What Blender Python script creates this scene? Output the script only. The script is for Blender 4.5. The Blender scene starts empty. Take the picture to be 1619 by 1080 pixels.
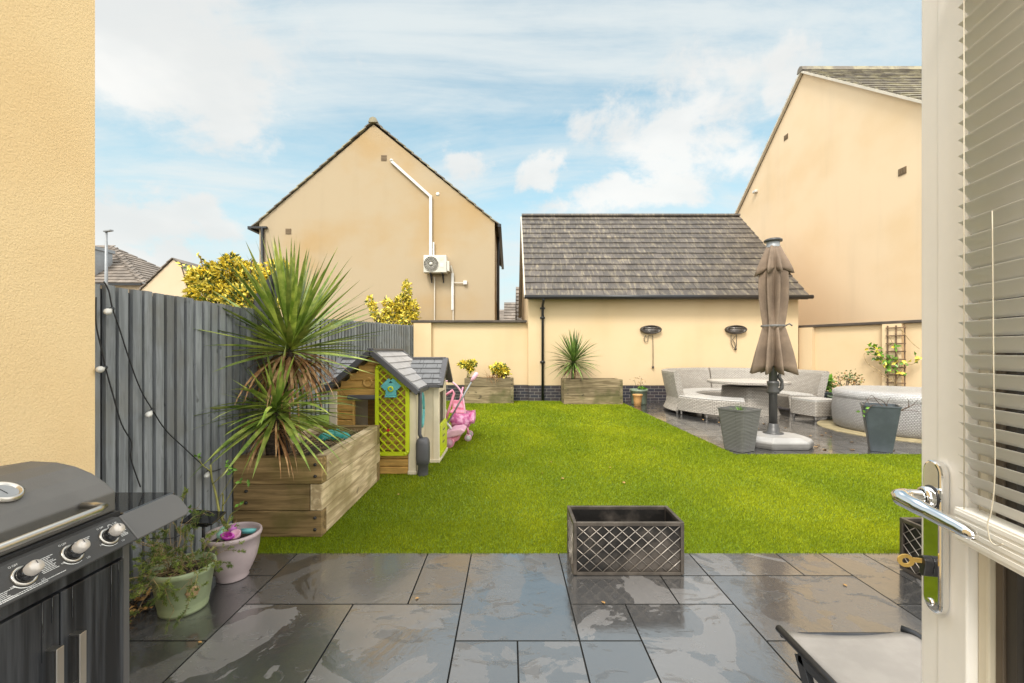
import bpy, math, random
import numpy as np
from mathutils import Vector, Matrix, noise
random.seed(7); rng = np.random.default_rng(7)
PI = math.pi; R = math.radians
S = bpy.context.scene; COL = S.collection
# ---------------- camera ----------------
H = 1.42; F = 680.0; VX = 805.0; VY = 554.6
cd = bpy.data.cameras.new('camera'); cam = bpy.data.objects.new('camera', cd); COL.objects.link(cam)
cam.location = (0, 0, H); cam.rotation_euler = (PI/2, 0, 0)
cd.sensor_width = 36; cd.lens = F/1619*36; cd.shift_x = (809.5-VX)/1619; cd.shift_y = (VY-540)/1619
cd.clip_start = 0.02; cd.clip_end = 2000
S.camera = cam
S.view_settings.view_transform = 'Standard'; S.view_settings.look = 'None'
S.view_settings.exposure = 1.27; S.view_settings.gamma = 1
# ---------------- world ----------------
SUN_EL = R(50); SUN_AZ = R(202)      # azimuth from +Y clockwise: behind the camera, to the left
w = bpy.data.worlds.new('World'); S.world = w; w.use_nodes = True
nt = w.node_tree; N = nt.nodes; L = nt.links; N.clear()
def nd(nt, t, **k):
    n = nt.nodes.new(t)
    for a, b in k.items(): setattr(n, a, b)
    return n
def mth(nt, op, a, b=None, c=None, clamp=False):
    n = nt.nodes.new('ShaderNodeMath'); n.operation = op; n.use_clamp = clamp
    for i, x in enumerate((a, b, c)):
        if x is None: continue
        if isinstance(x, (int, float)): n.inputs[i].default_value = x
        else: nt.links.new(x, n.inputs[i])
    return n.outputs[0]
def vmth(nt, op, a, b=None):
    n = nt.nodes.new('ShaderNodeVectorMath'); n.operation = op
    for i, x in enumerate((a, b)):
        if x is None: continue
        if isinstance(x, (tuple, list)): n.inputs[i].default_value = x
        else: nt.links.new(x, n.inputs[i])
    return n
def mixc(nt, f, a, b, mode='MIX'):
    n = nt.nodes.new('ShaderNodeMix'); n.data_type = 'RGBA'; n.blend_type = mode
    if isinstance(f, (int, float)): n.inputs[0].default_value = f
    else: nt.links.new(f, n.inputs[0])
    for i, x in ((6, a), (7, b)):
        if isinstance(x, (tuple, list)): n.inputs[i].default_value = (*x[:3], 1)
        else: nt.links.new(x, n.inputs[i])
    return n.outputs[2]
def ramp(nt, x, p0, p1, smooth=True):
    n = nt.nodes.new('ShaderNodeMapRange'); n.interpolation_type = 'SMOOTHSTEP' if smooth else 'LINEAR'
    nt.links.new(x, n.inputs[0]); n.inputs[1].default_value = p0; n.inputs[2].default_value = p1
    return n.outputs[0]
sky = nd(nt, 'ShaderNodeTexSky', sky_type='NISHITA', sun_disc=False)
sky.sun_elevation = SUN_EL; sky.sun_rotation = SUN_AZ; sky.dust_density = 1.5; sky.air_density = 1.0
tc = nd(nt, 'ShaderNodeTexCoord'); D = tc.outputs['Generated']
sep = nd(nt, 'ShaderNodeSeparateXYZ'); L.new(D, sep.inputs[0])
dx, dy, dz = sep.outputs
zc = mth(nt, 'MAXIMUM', dz, 0.0)
den = mth(nt, 'ADD', zc, 0.22)
px = mth(nt, 'DIVIDE', dx, den); py = mth(nt, 'DIVIDE', dy, den)
cmb = nd(nt, 'ShaderNodeCombineXYZ'); L.new(px, cmb.inputs[0]); L.new(py, cmb.inputs[1])
def nz(vec, scale, det=6, rough=.55, dist=0, loc=(0,0,0), sc=(1,1,1), rot=(0,0,0)):
    m = nd(nt, 'ShaderNodeMapping'); L.new(vec, m.inputs[0]); m.inputs[1].default_value = loc; m.inputs[2].default_value = rot; m.inputs[3].default_value = sc
    n = nd(nt, 'ShaderNodeTexNoise'); L.new(m.outputs[0], n.inputs[0])
    n.inputs['Scale'].default_value = scale; n.inputs['Detail'].default_value = det; n.inputs['Roughness'].default_value = rough; n.inputs['Distortion'].default_value = dist
    return n.outputs[0]
cir = nz(cmb.outputs[0], 1.15, 8, .62, .9, (2.3, .6, 0), (.55, 1.5, 1), (0, 0, R(-24)))
cir2 = nz(cmb.outputs[0], 3.2, 6, .6, .4, (5, 2, 0), (.6, 1.3, 1), (0, 0, R(-30)))
cirm = ramp(nt, mth(nt, 'ADD', mth(nt, 'MULTIPLY', cir, .75), mth(nt, 'MULTIPLY', cir2, .25)), .35, .62)
# cumulus: named heaps of cloud in fixed sky directions, broken up by noise
puff = nz(D, 6.5, 9, .62, .25, (1.7, 0, 3.1), (1, 1, 1.5))
field = None
wrp = nd(nt, 'ShaderNodeTexNoise'); L.new(D, wrp.inputs[0]); wrp.inputs['Scale'].default_value = 9; wrp.inputs['Detail'].default_value = 6; wrp.inputs['Roughness'].default_value = .6
Dw = vmth(nt, 'ADD', D, vmth(nt, 'MULTIPLY', vmth(nt, 'SUBTRACT', wrp.outputs[1], (.5,.5,.5)).outputs[0], (.16,.16,.13)).outputs[0]).outputs[0]
blobs = [(225,75,.26,.15),(340,170,.12,.07),(1075,195,.20,.10),(975,312,.16,.055),(1045,300,.09,.06),(862,272,.075,.035),(742,268,.06,.045),
         (348,352,.06,.05),(240,412,.12,.05),(1235,125,.06,.07),(120,330,.22,.07),(1500,300,.2,.12)]
for bx, by, rx, rz in blobs:
    c = Vector(((bx-VX)/F, 1, (VY-by)/F)).normalized()
    sub = vmth(nt, 'SUBTRACT', Dw, tuple(c)).outputs[0]
    s1 = vmth(nt, 'MULTIPLY', sub, (1/rx, 1/rx, 1/rz)).outputs[0]
    ln = vmth(nt, 'LENGTH', s1).outputs['Value']
    v = mth(nt, 'SUBTRACT', 1.0, ln)
    field = v if field is None else mth(nt, 'MAXIMUM', field, v)
field = mth(nt, 'MAXIMUM', field, -1.0)
cum = ramp(nt, mth(nt, 'ADD', mth(nt, 'MULTIPLY', field, .75), mth(nt, 'MULTIPLY', mth(nt, 'SUBTRACT', puff, .5), 1.9)), -.02, .42)
# a general far deck outside the picture so that the light stays that of a bright cloudy day
deck = mth(nt, 'MULTIPLY', ramp(nt, nz(cmb.outputs[0], 1.1, 6, .55, .2, (9, 4, 0)), .32, .5), mth(nt, 'MAXIMUM', ramp(nt, dy, .60, .25), ramp(nt, dz, .66, .85)))
hor = ramp(nt, dz, .60, .05)
skyc = mixc(nt, 1.0, sky.outputs[0], (.088, .122, .100), 'MULTIPLY')
skyc = mixc(nt, mth(nt, 'MULTIPLY', hor, .85), skyc, (.30, .345, .355))
cl_shade = nz(D, 3.0, 5, .5, 0, (4, 4, 1), (1, 1, 2))
ccol = mixc(nt, ramp(nt, cl_shade, .35, .65), (.345, .35, .345), (.42, .415, .40))
c1 = mixc(nt, mth(nt, 'MULTIPLY', cirm, .88), skyc, (.35, .37, .368))
c2 = mixc(nt, mth(nt, 'MULTIPLY', cum, .88), c1, ccol)
c3 = mixc(nt, mth(nt, 'MULTIPLY', deck, .8), c2, (1.12, 1.10, 1.05))
bg = nd(nt, 'ShaderNodeBackground'); L.new(c3, bg.inputs[0]); bg.inputs[1].default_value = 1.0
out = nd(nt, 'ShaderNodeOutputWorld'); L.new(bg.outputs[0], out.inputs[0])
sl = bpy.data.lights.new('sun', 'SUN'); sl.energy = 1.35; sl.angle = R(16); sl.color = (1, .95, .87)
so = bpy.data.objects.new('sun', sl); COL.objects.link(so)
sd = Vector((math.sin(SUN_AZ)*math.cos(SUN_EL), math.cos(SUN_AZ)*math.cos(SUN_EL), math.sin(SUN_EL)))
so.rotation_euler = sd.to_track_quat('Z', 'Y').to_euler()

# ---------------- materials ----------------
def mat(name, col, rough=.6, metal=0, var=.12, vs=4, bump=0, bs=60, st=(1,1,1), rnd=0, col2=None, lo=.4, hi=.65, spec=.5, rvar=0, det=6, bst=None, coat=0):
    m = bpy.data.materials.new(name); m.use_nodes = True; t = m.node_tree; b = t.nodes['Principled BSDF']
    c = nd(t, 'ShaderNodeTexCoord'); mp = nd(t, 'ShaderNodeMapping'); t.links.new(c.outputs['Object'], mp.inputs[0]); mp.inputs[3].default_value = st
    n = nd(t, 'ShaderNodeTexNoise'); t.links.new(mp.outputs[0], n.inputs[0]); n.inputs['Scale'].default_value = vs; n.inputs['Detail'].default_value = det; n.inputs['Roughness'].default_value = .6
    a = tuple(x*(1-var) for x in col); bb = tuple(min(1, x*(1+var)) for x in (col if col2 is None else col2))
    f = ramp(t, n.outputs[0], lo, hi)
    cc = mixc(t, f, a, bb)
    if rnd:
        at = nd(t, 'ShaderNodeAttribute', attribute_name='rnd')
        k = mth(t, 'MULTIPLY_ADD', at.outputs['Fac'], 2*rnd, 1-rnd)
        cb = nd(t, 'ShaderNodeCombineXYZ')
        for i in range(3): t.links.new(k, cb.inputs[i])
        cc = mixc(t, 1.0, cc, cb.outputs[0], 'MULTIPLY')
    t.links.new(cc, b.inputs['Base Color'])
    b.inputs['Roughness'].default_value = rough; b.inputs['Metallic'].default_value = metal
    b.inputs['Specular IOR Level'].default_value = spec; b.inputs['Coat Weight'].default_value = coat
    if rvar:
        t.links.new(mth(t, 'MULTIPLY_ADD', f, rvar, rough-rvar/2, clamp=True), b.inputs['Roughness'])
    if bump:
        m2 = nd(t, 'ShaderNodeMapping'); t.links.new(c.outputs['Object'], m2.inputs[0]); m2.inputs[3].default_value = bst or st
        n2 = nd(t, 'ShaderNodeTexNoise'); t.links.new(m2.outputs[0], n2.inputs[0]); n2.inputs['Scale'].default_value = bs; n2.inputs['Detail'].default_value = 4
        bp = nd(t, 'ShaderNodeBump'); bp.inputs['Strength'].default_value = 1; bp.inputs['Distance'].default_value = bump
        t.links.new(n2.outputs[0], bp.inputs['Height']); t.links.new(bp.outputs[0], b.inputs['Normal'])
    return m
def plain(name, col, rough=.5, metal=0, **k): return mat(name, col, rough, metal, var=k.pop('var', .06), **k)
def stucco(name, col, stain, sz=.35, bd=.004, bs=120, amt=1.0):
    m = bpy.data.materials.new(name); m.use_nodes = True; t = m.node_tree; b = t.nodes['Principled BSDF']
    c = nd(t, 'ShaderNodeTexCoord').outputs['Object']
    def nn(scale, det=5, sc=(1,1,1)):
        mp = nd(t, 'ShaderNodeMapping'); t.links.new(c, mp.inputs[0]); mp.inputs[3].default_value = sc
        n = nd(t, 'ShaderNodeTexNoise'); t.links.new(mp.outputs[0], n.inputs[0]); n.inputs['Scale'].default_value = scale; n.inputs['Detail'].default_value = det; return n.outputs[0]
    f1 = ramp(t, nn(sz, 6, (1,1,1.3)), .44, .70)
    cc = mixc(t, mth(t, 'MULTIPLY', f1, amt), col, stain)
    st = ramp(t, nn(1.6, 6, (1,1,.12)), .52, .75)
    cc = mixc(t, mth(t, 'MULTIPLY', st, .22*amt), cc, tuple(x*.72 for x in col))
    f2 = ramp(t, nn(bs*.7, 3), .35, .65)
    cc = mixc(t, mth(t, 'MULTIPLY', f2, .14), cc, tuple(x*.75 for x in col))
    t.links.new(cc, b.inputs['Base Color']); b.inputs['Roughness'].default_value = .9; b.inputs['Specular IOR Level'].default_value = .2
    bp = nd(t, 'ShaderNodeBump'); bp.inputs['Distance'].default_value = bd; bp.inputs['Strength'].default_value = .9
    t.links.new(nn(bs, 3), bp.inputs['Height']); t.links.new(bp.outputs[0], b.inputs['Normal'])
    return m
def weave(name, c1, c2, uw, vh, gap=.25, rough=.55, bd=.004, scl=1.0):
    m = bpy.data.materials.new(name); m.use_nodes = True; t = m.node_tree; b = t.nodes['Principled BSDF']
    uv = nd(t, 'ShaderNodeUVMap').outputs[0]
    br = nd(t, 'ShaderNodeTexBrick'); t.links.new(uv, br.inputs[0])
    br.inputs['Scale'].default_value = 1; br.inputs['Brick Width'].default_value = uw; br.inputs['Row Height'].default_value = vh
    br.inputs['Mortar Size'].default_value = vh*gap; br.inputs['Mortar Smooth'].default_value = .9
    br.inputs['Color1'].default_value = (*c1, 1); br.inputs['Color2'].default_value = (*[x*.82 for x in c1], 1); br.inputs['Mortar'].default_value = (*c2, 1)
    n = nd(t, 'ShaderNodeTexNoise'); n.inputs['Scale'].default_value = 5; t.links.new(nd(t, 'ShaderNodeTexCoord').outputs['Object'], n.inputs[0])
    cc = mixc(t, mth(t, 'MULTIPLY', ramp(t, n.outputs[0], .4, .7), .3), br.outputs[0], tuple(x*.7 for x in c1))
    t.links.new(cc, b.inputs['Base Color']); b.inputs['Roughness'].default_value = rough
    bp = nd(t, 'ShaderNodeBump'); bp.inputs['Distance'].default_value = bd; bp.invert = True
    t.links.new(br.outputs['Fac'], bp.inputs['Height']); t.links.new(bp.outputs[0], b.inputs['Normal'])
    return m
def wood(name, c1, c2, c3, axis, rough=.75, sc=1.0):
    m = bpy.data.materials.new(name); m.use_nodes = True; t = m.node_tree; b = t.nodes['Principled BSDF']
    c = nd(t, 'ShaderNodeTexCoord').outputs['Object']
    st = [14*sc]*3; st[axis] = 1.1*sc
    def nn(scale, det, s, dist=0):
        mp = nd(t, 'ShaderNodeMapping'); t.links.new(c, mp.inputs[0]); mp.inputs[3].default_value = s
        n = nd(t, 'ShaderNodeTexNoise'); t.links.new(mp.outputs[0], n.inputs[0]); n.inputs['Scale'].default_value = scale; n.inputs['Detail'].default_value = det; n.inputs['Distortion'].default_value = dist; return n.outputs[0]
    g = nn(1.6, 8, st, .8); g2 = nn(6, 5, st); big = nn(2.2*sc, 5, (1,1,1)); kn = nn(5.5*sc, 2, (1,1,1))
    cc = mixc(t, ramp(t, g, .35, .68), c1, c2)
    cc = mixc(t, mth(t, 'MULTIPLY', ramp(t, big, .47, .66), .8), cc, c3)
    cc = mixc(t, mth(t, 'MULTIPLY', ramp(t, g2, .55, .7), .35), cc, tuple(x*.35 for x in c1))
    cc = mixc(t, mth(t, 'MULTIPLY', ramp(t, kn, .69, .74), .7), cc, tuple(x*.3 for x in c1))
    at = nd(t, 'ShaderNodeAttribute', attribute_name='rnd')
    k = mth(t, 'MULTIPLY_ADD', at.outputs['Fac'], .5, .75)
    cb = nd(t, 'ShaderNodeCombineXYZ')
    for i in range(3): t.links.new(k, cb.inputs[i])
    cc = mixc(t, 1.0, cc, cb.outputs[0], 'MULTIPLY')
    t.links.new(cc, b.inputs['Base Color']); b.inputs['Roughness'].default_value = rough
    bp = nd(t, 'ShaderNodeBump'); bp.inputs['Distance'].default_value = .004; t.links.new(g, bp.inputs['Height']); t.links.new(bp.outputs[0], b.inputs['Normal'])
    return m
def slate(name, k=1.0):
    m = bpy.data.materials.new(name); m.use_nodes = True; t = m.node_tree; b = t.nodes['Principled BSDF']
    c = nd(t, 'ShaderNodeTexCoord').outputs['Object']; at = nd(t, 'ShaderNodeAttribute', attribute_name='rnd').outputs['Fac']
    off = nd(t, 'ShaderNodeCombineXYZ'); t.links.new(mth(t, 'MULTIPLY', at, 37.0), off.inputs[0]); t.links.new(mth(t, 'MULTIPLY', at, 91.0), off.inputs[1]); t.links.new(mth(t, 'MULTIPLY', at, 13.0), off.inputs[2])
    cv = vmth(t, 'ADD', c, off.outputs[0]).outputs[0]
    def nn(scale, det, dist=0, rg=.55, s=(1,1,1), rot=0):
        mp = nd(t, 'ShaderNodeMapping'); t.links.new(cv, mp.inputs[0]); mp.inputs[3].default_value = s; mp.inputs[2].default_value = (0,0,rot)
        n = nd(t, 'ShaderNodeTexNoise'); t.links.new(mp.outputs[0], n.inputs[0]); n.inputs['Scale'].default_value = scale; n.inputs['Detail'].default_value = det; n.inputs['Distortion'].default_value = dist; n.inputs['Roughness'].default_value = rg; return n.outputs[0]
    wet = ramp(t, mth(t, 'ADD', nn(1.7, 5, .9), mth(t, 'MULTIPLY', at, .10)), .525, .54)     # damp outline with a crisp edge
    flake = ramp(t, nn(4.5, 8, .9, .68, (1, 1.7, 1), .5), .575, .60)
    # base: dark slate, per-slab tone
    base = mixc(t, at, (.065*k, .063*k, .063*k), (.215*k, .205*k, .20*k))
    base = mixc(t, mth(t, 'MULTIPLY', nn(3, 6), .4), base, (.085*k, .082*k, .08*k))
    base = mixc(t, mth(t, 'MULTIPLY', wet, .8), base, (.034, .034, .035))
    base = mixc(t, mth(t, 'MULTIPLY', flake, .3), base, (.03, .03, .03))
    t.links.new(base, b.inputs['Base Color'])
    r = mth(t, 'ADD', mth(t, 'MULTIPLY', nn(7, 5), .16), .17)
    r = mth(t, 'SUBTRACT', r, mth(t, 'MULTIPLY', wet, .08))
    r = mth(t, 'ADD', r, mth(t, 'MULTIPLY', flake, .10))
    t.links.new(r, b.inputs['Roughness']); b.inputs['Specular IOR Level'].default_value = .75
    t.links.new(mth(t, 'SUBTRACT', mth(t, 'MULTIPLY_ADD', wet, .55, .45), mth(t, 'MULTIPLY', flake, .38), clamp=True), b.inputs['Coat Weight']); b.inputs['Coat IOR'].default_value = 2.35; b.inputs['IOR'].default_value = 1.7; t.links.new(mth(t, 'MULTIPLY_ADD', nn(5, 5), .16, .03), b.inputs['Coat Roughness'])
    hgt = mth(t, 'ADD', mth(t, 'MULTIPLY', nn(2.5, 4, 1.2), 1.2), mth(t, 'MULTIPLY', nn(16, 6, .8), .28))
    hgt = mth(t, 'ADD', hgt, mth(t, 'MULTIPLY', flake, -.12))
    bp = nd(t, 'ShaderNodeBump'); bp.inputs['Distance'].default_value = .006; bp.inputs['Strength'].default_value = .8
    t.links.new(hgt, bp.inputs['Height']); t.links.new(bp.outputs[0], b.inputs['Normal'])
    bp2 = nd(t, 'ShaderNodeBump'); bp2.inputs['Distance'].default_value = .0022; bp2.inputs['Strength'].default_value = .55
    t.links.new(hgt, bp2.inputs['Height']); t.links.new(bp2.outputs[0], b.inputs['Coat Normal'])
    return m
def glassmat(name, tint=(.95,.97,.96)):
    m = bpy.data.materials.new(name); m.use_nodes = True; t = m.node_tree; t.nodes.clear()
    fr = nd(t, 'ShaderNodeFresnel'); fr.inputs[0].default_value = 1.5
    tr = nd(t, 'ShaderNodeBsdfTransparent'); tr.inputs[0].default_value = (*tint, 1)
    gl = nd(t, 'ShaderNodeBsdfGlossy'); gl.inputs['Roughness'].default_value = .01
    mx = nd(t, 'ShaderNodeMixShader'); t.links.new(fr.outputs[0], mx.inputs[0]); t.links.new(tr.outputs[0], mx.inputs[1]); t.links.new(gl.outputs[0], mx.inputs[2])
    o = nd(t, 'ShaderNodeOutputMaterial'); t.links.new(mx.outputs[0], o.inputs[0]); return m
def brickmat(name):
    m = bpy.data.materials.new(name); m.use_nodes = True; t = m.node_tree; b = t.nodes['Principled BSDF']
    c = nd(t, 'ShaderNodeTexCoord').outputs['Object']; sp = nd(t, 'ShaderNodeSeparateXYZ'); t.links.new(c, sp.inputs[0])
    cb = nd(t, 'ShaderNodeCombineXYZ'); t.links.new(mth(t, 'ADD', sp.outputs[0], sp.outputs[1]), cb.inputs[0]); t.links.new(sp.outputs[2], cb.inputs[1])
    br = nd(t, 'ShaderNodeTexBrick'); t.links.new(cb.outputs[0], br.inputs[0])
    br.inputs['Scale'].default_value = 1; br.inputs['Brick Width'].default_value = .235; br.inputs['Row Height'].default_value = .085; br.inputs['Mortar Size'].default_value = .006
    br.inputs['Color1'].default_value = (.030, .030, .042, 1); br.inputs['Color2'].default_value = (.055, .042, .045, 1); br.inputs['Mortar'].default_value = (.24, .22, .2, 1)
    t.links.new(br.outputs[0], b.inputs['Base Color']); b.inputs['Roughness'].default_value = .5
    bp = nd(t, 'ShaderNodeBump'); bp.invert = True; bp.inputs['Distance'].default_value = .006; t.links.new(br.outputs['Fac'], bp.inputs['Height']); t.links.new(bp.outputs[0], b.inputs['Normal'])
    return m
M = {}
M['stucco_near'] = stucco('stucco_near', (.90,.665,.365), (.84,.58,.29), .9, .005, 130, .6)
M['stucco_garage'] = stucco('stucco_garage', (.70,.535,.33), (.65,.465,.255), .5, .002, 160, .7)
M['stucco_house'] = stucco('stucco_house', (.45,.355,.235), (.44,.30,.15), .33, .002, 160, 1)
M['stucco_right'] = stucco('stucco_right', (.80,.625,.42), (.75,.55,.33), .35, .002, 160, .9)
M['stucco_far'] = stucco('stucco_far', (.66,.52,.36), (.6,.45,.28), .3, .002, 100, .6)
M['tile_garage'] = mat('tile_garage', (.10,.083,.07), .5, var=.2, vs=3.2, st=(4,1,1), rnd=.25, col2=(.175,.145,.10), lo=.45, hi=.72, bump=.003, bs=60)
M['tile_house'] = mat('tile_house', (.20,.17,.135), .7, var=.2, vs=3, rnd=.2, col2=(.26,.23,.15), bump=.003, bs=40)
M['tile_far'] = mat('tile_far', (.20,.165,.135), .7, var=.2, vs=2, rnd=.2, bump=.003, bs=40)
M['black'] = plain('black_plastic', (.018,.018,.02), .35)
M['blackmatt'] = plain('black_matt', (.022,.021,.021), .7)
M['coping'] = mat('coping', (.075,.058,.045), .7, var=.25, vs=3, bump=.004, bs=30)
M['brick'] = brickmat('blue_brick')
M['lawnbase'] = mat('lawn_base', (.12,.18,.012), .9, var=.2, vs=40)
M['ground'] = mat('ground', (.09,.085,.06), .95, var=.3, vs=1.2)
M['grout'] = mat('grout', (.018,.018,.016), .9, var=.3, vs=20)
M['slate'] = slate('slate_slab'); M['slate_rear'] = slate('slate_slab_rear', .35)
M['fence'] = wood('fence_wood', (.19,.20,.207), (.275,.287,.297), (.20,.198,.185), 2, .8, 1.4)
M['fence_dark'] = mat('fence_dark', (.02,.02,.023), .85, var=.3, vs=6, st=(3,3,.4))  # sheet behind the boards; shade of the gaps is put into this colour
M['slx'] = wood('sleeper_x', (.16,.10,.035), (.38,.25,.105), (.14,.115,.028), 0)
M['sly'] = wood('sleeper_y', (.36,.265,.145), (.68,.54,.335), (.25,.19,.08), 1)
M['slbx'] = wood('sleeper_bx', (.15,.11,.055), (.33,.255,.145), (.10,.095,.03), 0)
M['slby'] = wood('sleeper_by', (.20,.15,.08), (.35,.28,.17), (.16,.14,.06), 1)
M['endgrain'] = mat('endgrain', (.26,.18,.09), .85, var=.3, vs=14, st=(1,1,5), bump=.004, bs=40)
M['bolt'] = plain('bolt', (.06,.055,.05), .5, .6)
M['soil'] = mat('soil', (.05,.036,.022), .95, var=.5, vs=25, bump=.02, bs=25)
M['leaf_palm'] = mat('leaf_palm', (.19,.30,.04), .35, var=.2, vs=6, rnd=.45, col2=(.42,.47,.10), bump=.001, bs=200, st=(1,1,1))
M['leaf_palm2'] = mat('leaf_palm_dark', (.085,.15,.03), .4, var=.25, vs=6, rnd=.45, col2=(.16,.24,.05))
M['leaf_dead'] = mat('leaf_dead', (.34,.15,.05), .7, var=.3, vs=9, rnd=.5, col2=(.5,.32,.15))
M['bark'] = mat('bark', (.10,.075,.05), .9, var=.4, vs=20, st=(1,1,3), bump=.01, bs=40)
M['leaf_yellow'] = mat('leaf_yellow', (.74,.57,.045), .5, var=.05, vs=5, rnd=.35, col2=(.80,.70,.14))
M['leaf_green'] = mat('leaf_green', (.07,.12,.02), .5, var=.2, vs=5, rnd=.4)
M['leaf_bright'] = mat('leaf_bright', (.12,.26,.02), .4, var=.2, vs=5, rnd=.4)
M['needle'] = mat('needle', (.10,.15,.02), .6, var=.2, vs=5, rnd=.5, col2=(.2,.25,.04))
M['twig'] = mat('twig', (.30,.21,.10), .8, var=.3, vs=12, rnd=.3)
M['twig_green'] = mat('twig_green', (.22,.21,.05), .6, var=.3, vs=8)
M['twig_dark'] = mat('twig_dark', (.09,.055,.035), .8, var=.3, vs=12)
M['fallen'] = mat('fallen_leaf', (.30,.14,.04), .7, var=.3, vs=9, rnd=.4, col2=(.48,.28,.09))
M['grey_metal'] = mat('grey_metal', (.12,.115,.11), .45, .2, var=.08, vs=2, rvar=.15)
M['bbq_cab'] = mat('bbq_cabinet', (.020,.021,.024), .38, .2, var=.35, vs=3, st=(1,9,.3), col2=(.048,.05,.055), rvar=.2)
M['bbq_lid'] = mat('bbq_lid', (.12,.113,.104), .5, .1, var=.08, vs=4, bump=.0006, bs=500)
M['bbq_panel'] = mat('bbq_panel', (.062,.06,.058), .5, .2, var=.08, vs=4, bump=.0004, bs=500)
M['gloss_black'] = mat('gloss_black', (.012,.012,.013), .06, var=.1, vs=6, rvar=.06, coat=.5)
M['steel'] = mat('brushed_steel', (.62,.58,.52), .28, 1, var=.06, vs=8, st=(1,1,1))
M['chrome'] = plain('chrome', (.82,.82,.82), .05, 1, var=.01)
M['knob'] = plain('knob_cap', (.70,.64,.58), .48, .5)
M['print'] = plain('white_print', (.72,.72,.7), .6)
M['upvc'] = plain('white_upvc', (.87,.85,.81), .3, var=.02)
M['bead'] = plain('cream_bead', (.66,.60,.47), .4, var=.02)
M['slat'] = plain('blind_slat', (.85,.825,.77), .45, var=.03)
M['gasket'] = plain('gasket', (.05,.042,.035), .5)
M['spacer'] = plain('spacer', (.11,.085,.06), .45)
M['glass'] = glassmat('glass')
M['glass_bulb'] = plain('bulb_glass', (.62,.60,.55), .12)
M['brass'] = mat('brass', (.85,.56,.16), .4, .6, var=.1)
M['rattan'] = weave('rattan', (.52,.47,.41), (.11,.095,.08), .07, .03, .22, .55, .008)
M['rattan_top'] = weave('rattan_top', (.62,.59,.55), (.28,.26,.24), .085, .034, .2, .35, .004)  # paler rattan; wet reflection on the seat tops is put into its colour
M['tub'] = weave('tub_weave', (.44,.42,.405), (.22,.205,.195), .036, .027, .22, .45, .012)
M['tub_cover'] = weave('tub_cover', (.60,.585,.575), (.36,.34,.33), .04, .03, .2, .35, .01)
M['tub_top'] = mat('tub_top', (.56,.54,.53), .35, var=.15, vs=3, bump=.03, bs=9)
M['mat_tan'] = mat('ground_mat', (.30,.24,.13), .8, var=.2, vs=6)
M['canvas'] = mat('canvas', (.215,.155,.11), .85, var=.16, vs=3, bump=.002, bs=120)
M['pole'] = plain('pole_grey', (.075,.072,.07), .4, .3)
M['base_grey'] = mat('base_grey', (.17,.16,.15), .5, var=.12, vs=5)
M['base_top'] = mat('base_top', (.36,.345,.33), .4, var=.1, vs=4)
M['rib_grey'] = weave('rib_grey', (.17,.165,.155), (.07,.068,.063), .5, .02, .3, .5, .004)
M['slateblue'] = mat('slate_blue', (.065,.078,.088), .38, var=.12, vs=5, bump=.002, bs=90)
M['bronze'] = mat('bronze_frame', (.11,.092,.076), .42, .6, var=.25, vs=6)
M['lattice'] = plain('lattice_rod', (.36,.32,.28), .4, .6)
M['panel_dark'] = mat('panel_dark', (.022,.019,.017), .5, .2, var=.5, vs=4, col2=(.06,.05,.042))
M['sling'] = mat('sling_mesh', (.29,.265,.24), .6, var=.08, vs=6, bump=.0008, bs=700)
M['anth'] = plain('anthracite', (.035,.037,.042), .35, .4)
M['sage'] = mat('sage_pot', (.29,.34,.19), .45, var=.1, vs=5, rvar=.1)
M['sage2'] = mat('sage_pot_far', (.20,.25,.18), .5, var=.1, vs=5)
M['mauve'] = mat('mauve_pot', (.46,.37,.37), .35, var=.06, vs=5)
M['terra'] = mat('terracotta', (.62,.33,.12), .7, var=.15, vs=6)
M['emblem'] = mat('emblem', (.42,.28,.14), .7, var=.25, vs=20)
M['ph_tan'] = mat('playhouse_tan', (.56,.32,.085), .5, var=.15, vs=5, st=(1,1,6), bump=.002, bs=30)
M['ph_cream'] = mat('playhouse_cream', (.72,.62,.46), .5, var=.06, vs=3)
M['ph_grey'] = mat('playhouse_grey', (.085,.082,.088), .45, var=.08, vs=4)
M['ph_roof'] = mat('playhouse_roof', (.44,.42,.41), .42, var=.1, vs=5)
M['ph_roof2'] = mat('playhouse_roof_dark', (.17,.17,.175), .45, var=.1, vs=5)
M['lime'] = mat('lime', (.54,.62,.012), .4, var=.06, vs=5)
M['cyan'] = mat('cyan', (.12,.42,.42), .4, var=.08, vs=6)
M['red'] = plain('red', (.5,.03,.02), .4)
M['pink'] = mat('pink_plastic', (.72,.26,.36), .4, var=.1, vs=8)
M['hotpink'] = mat('pink_fabric', (.78,.16,.42), .6, var=.25, vs=12, col2=(.85,.42,.6))
M['palepink'] = mat('pale_pink', (.74,.42,.52), .4, var=.08, vs=8)
M['purple'] = mat('purple_plastic', (.45,.12,.42), .4, var=.1, vs=8)
M['mint'] = mat('mint', (.35,.65,.5), .4, var=.08, vs=8)
M['teal'] = mat('teal', (.02,.25,.2), .4, var=.08, vs=8)
M['magenta'] = mat('magenta', (.62,.08,.50), .35, var=.08, vs=8)
M['white'] = plain('white_plastic', (.68,.66,.62), .45)
M['acwhite'] = plain('ac_white', (.62,.59,.52), .5)
M['pipe_cream'] = plain('pipe_cream', (.62,.56,.46), .5)
M['vent'] = plain('vent_brown', (.17,.115,.06), .7)
M['heater'] = plain('heater', (.075,.062,.052), .45, .3)
M['element'] = plain('element', (.35,.32,.30), .3, .7)
M['winglass'] = plain('window_glass', (.05,.06,.07), .1)
M['lampgrey'] = plain('lamp_grey', (.30,.31,.32), .5, .3)
M['trellis'] = mat('trellis_wood', (.17,.105,.06), .8, var=.3, vs=10)

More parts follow.
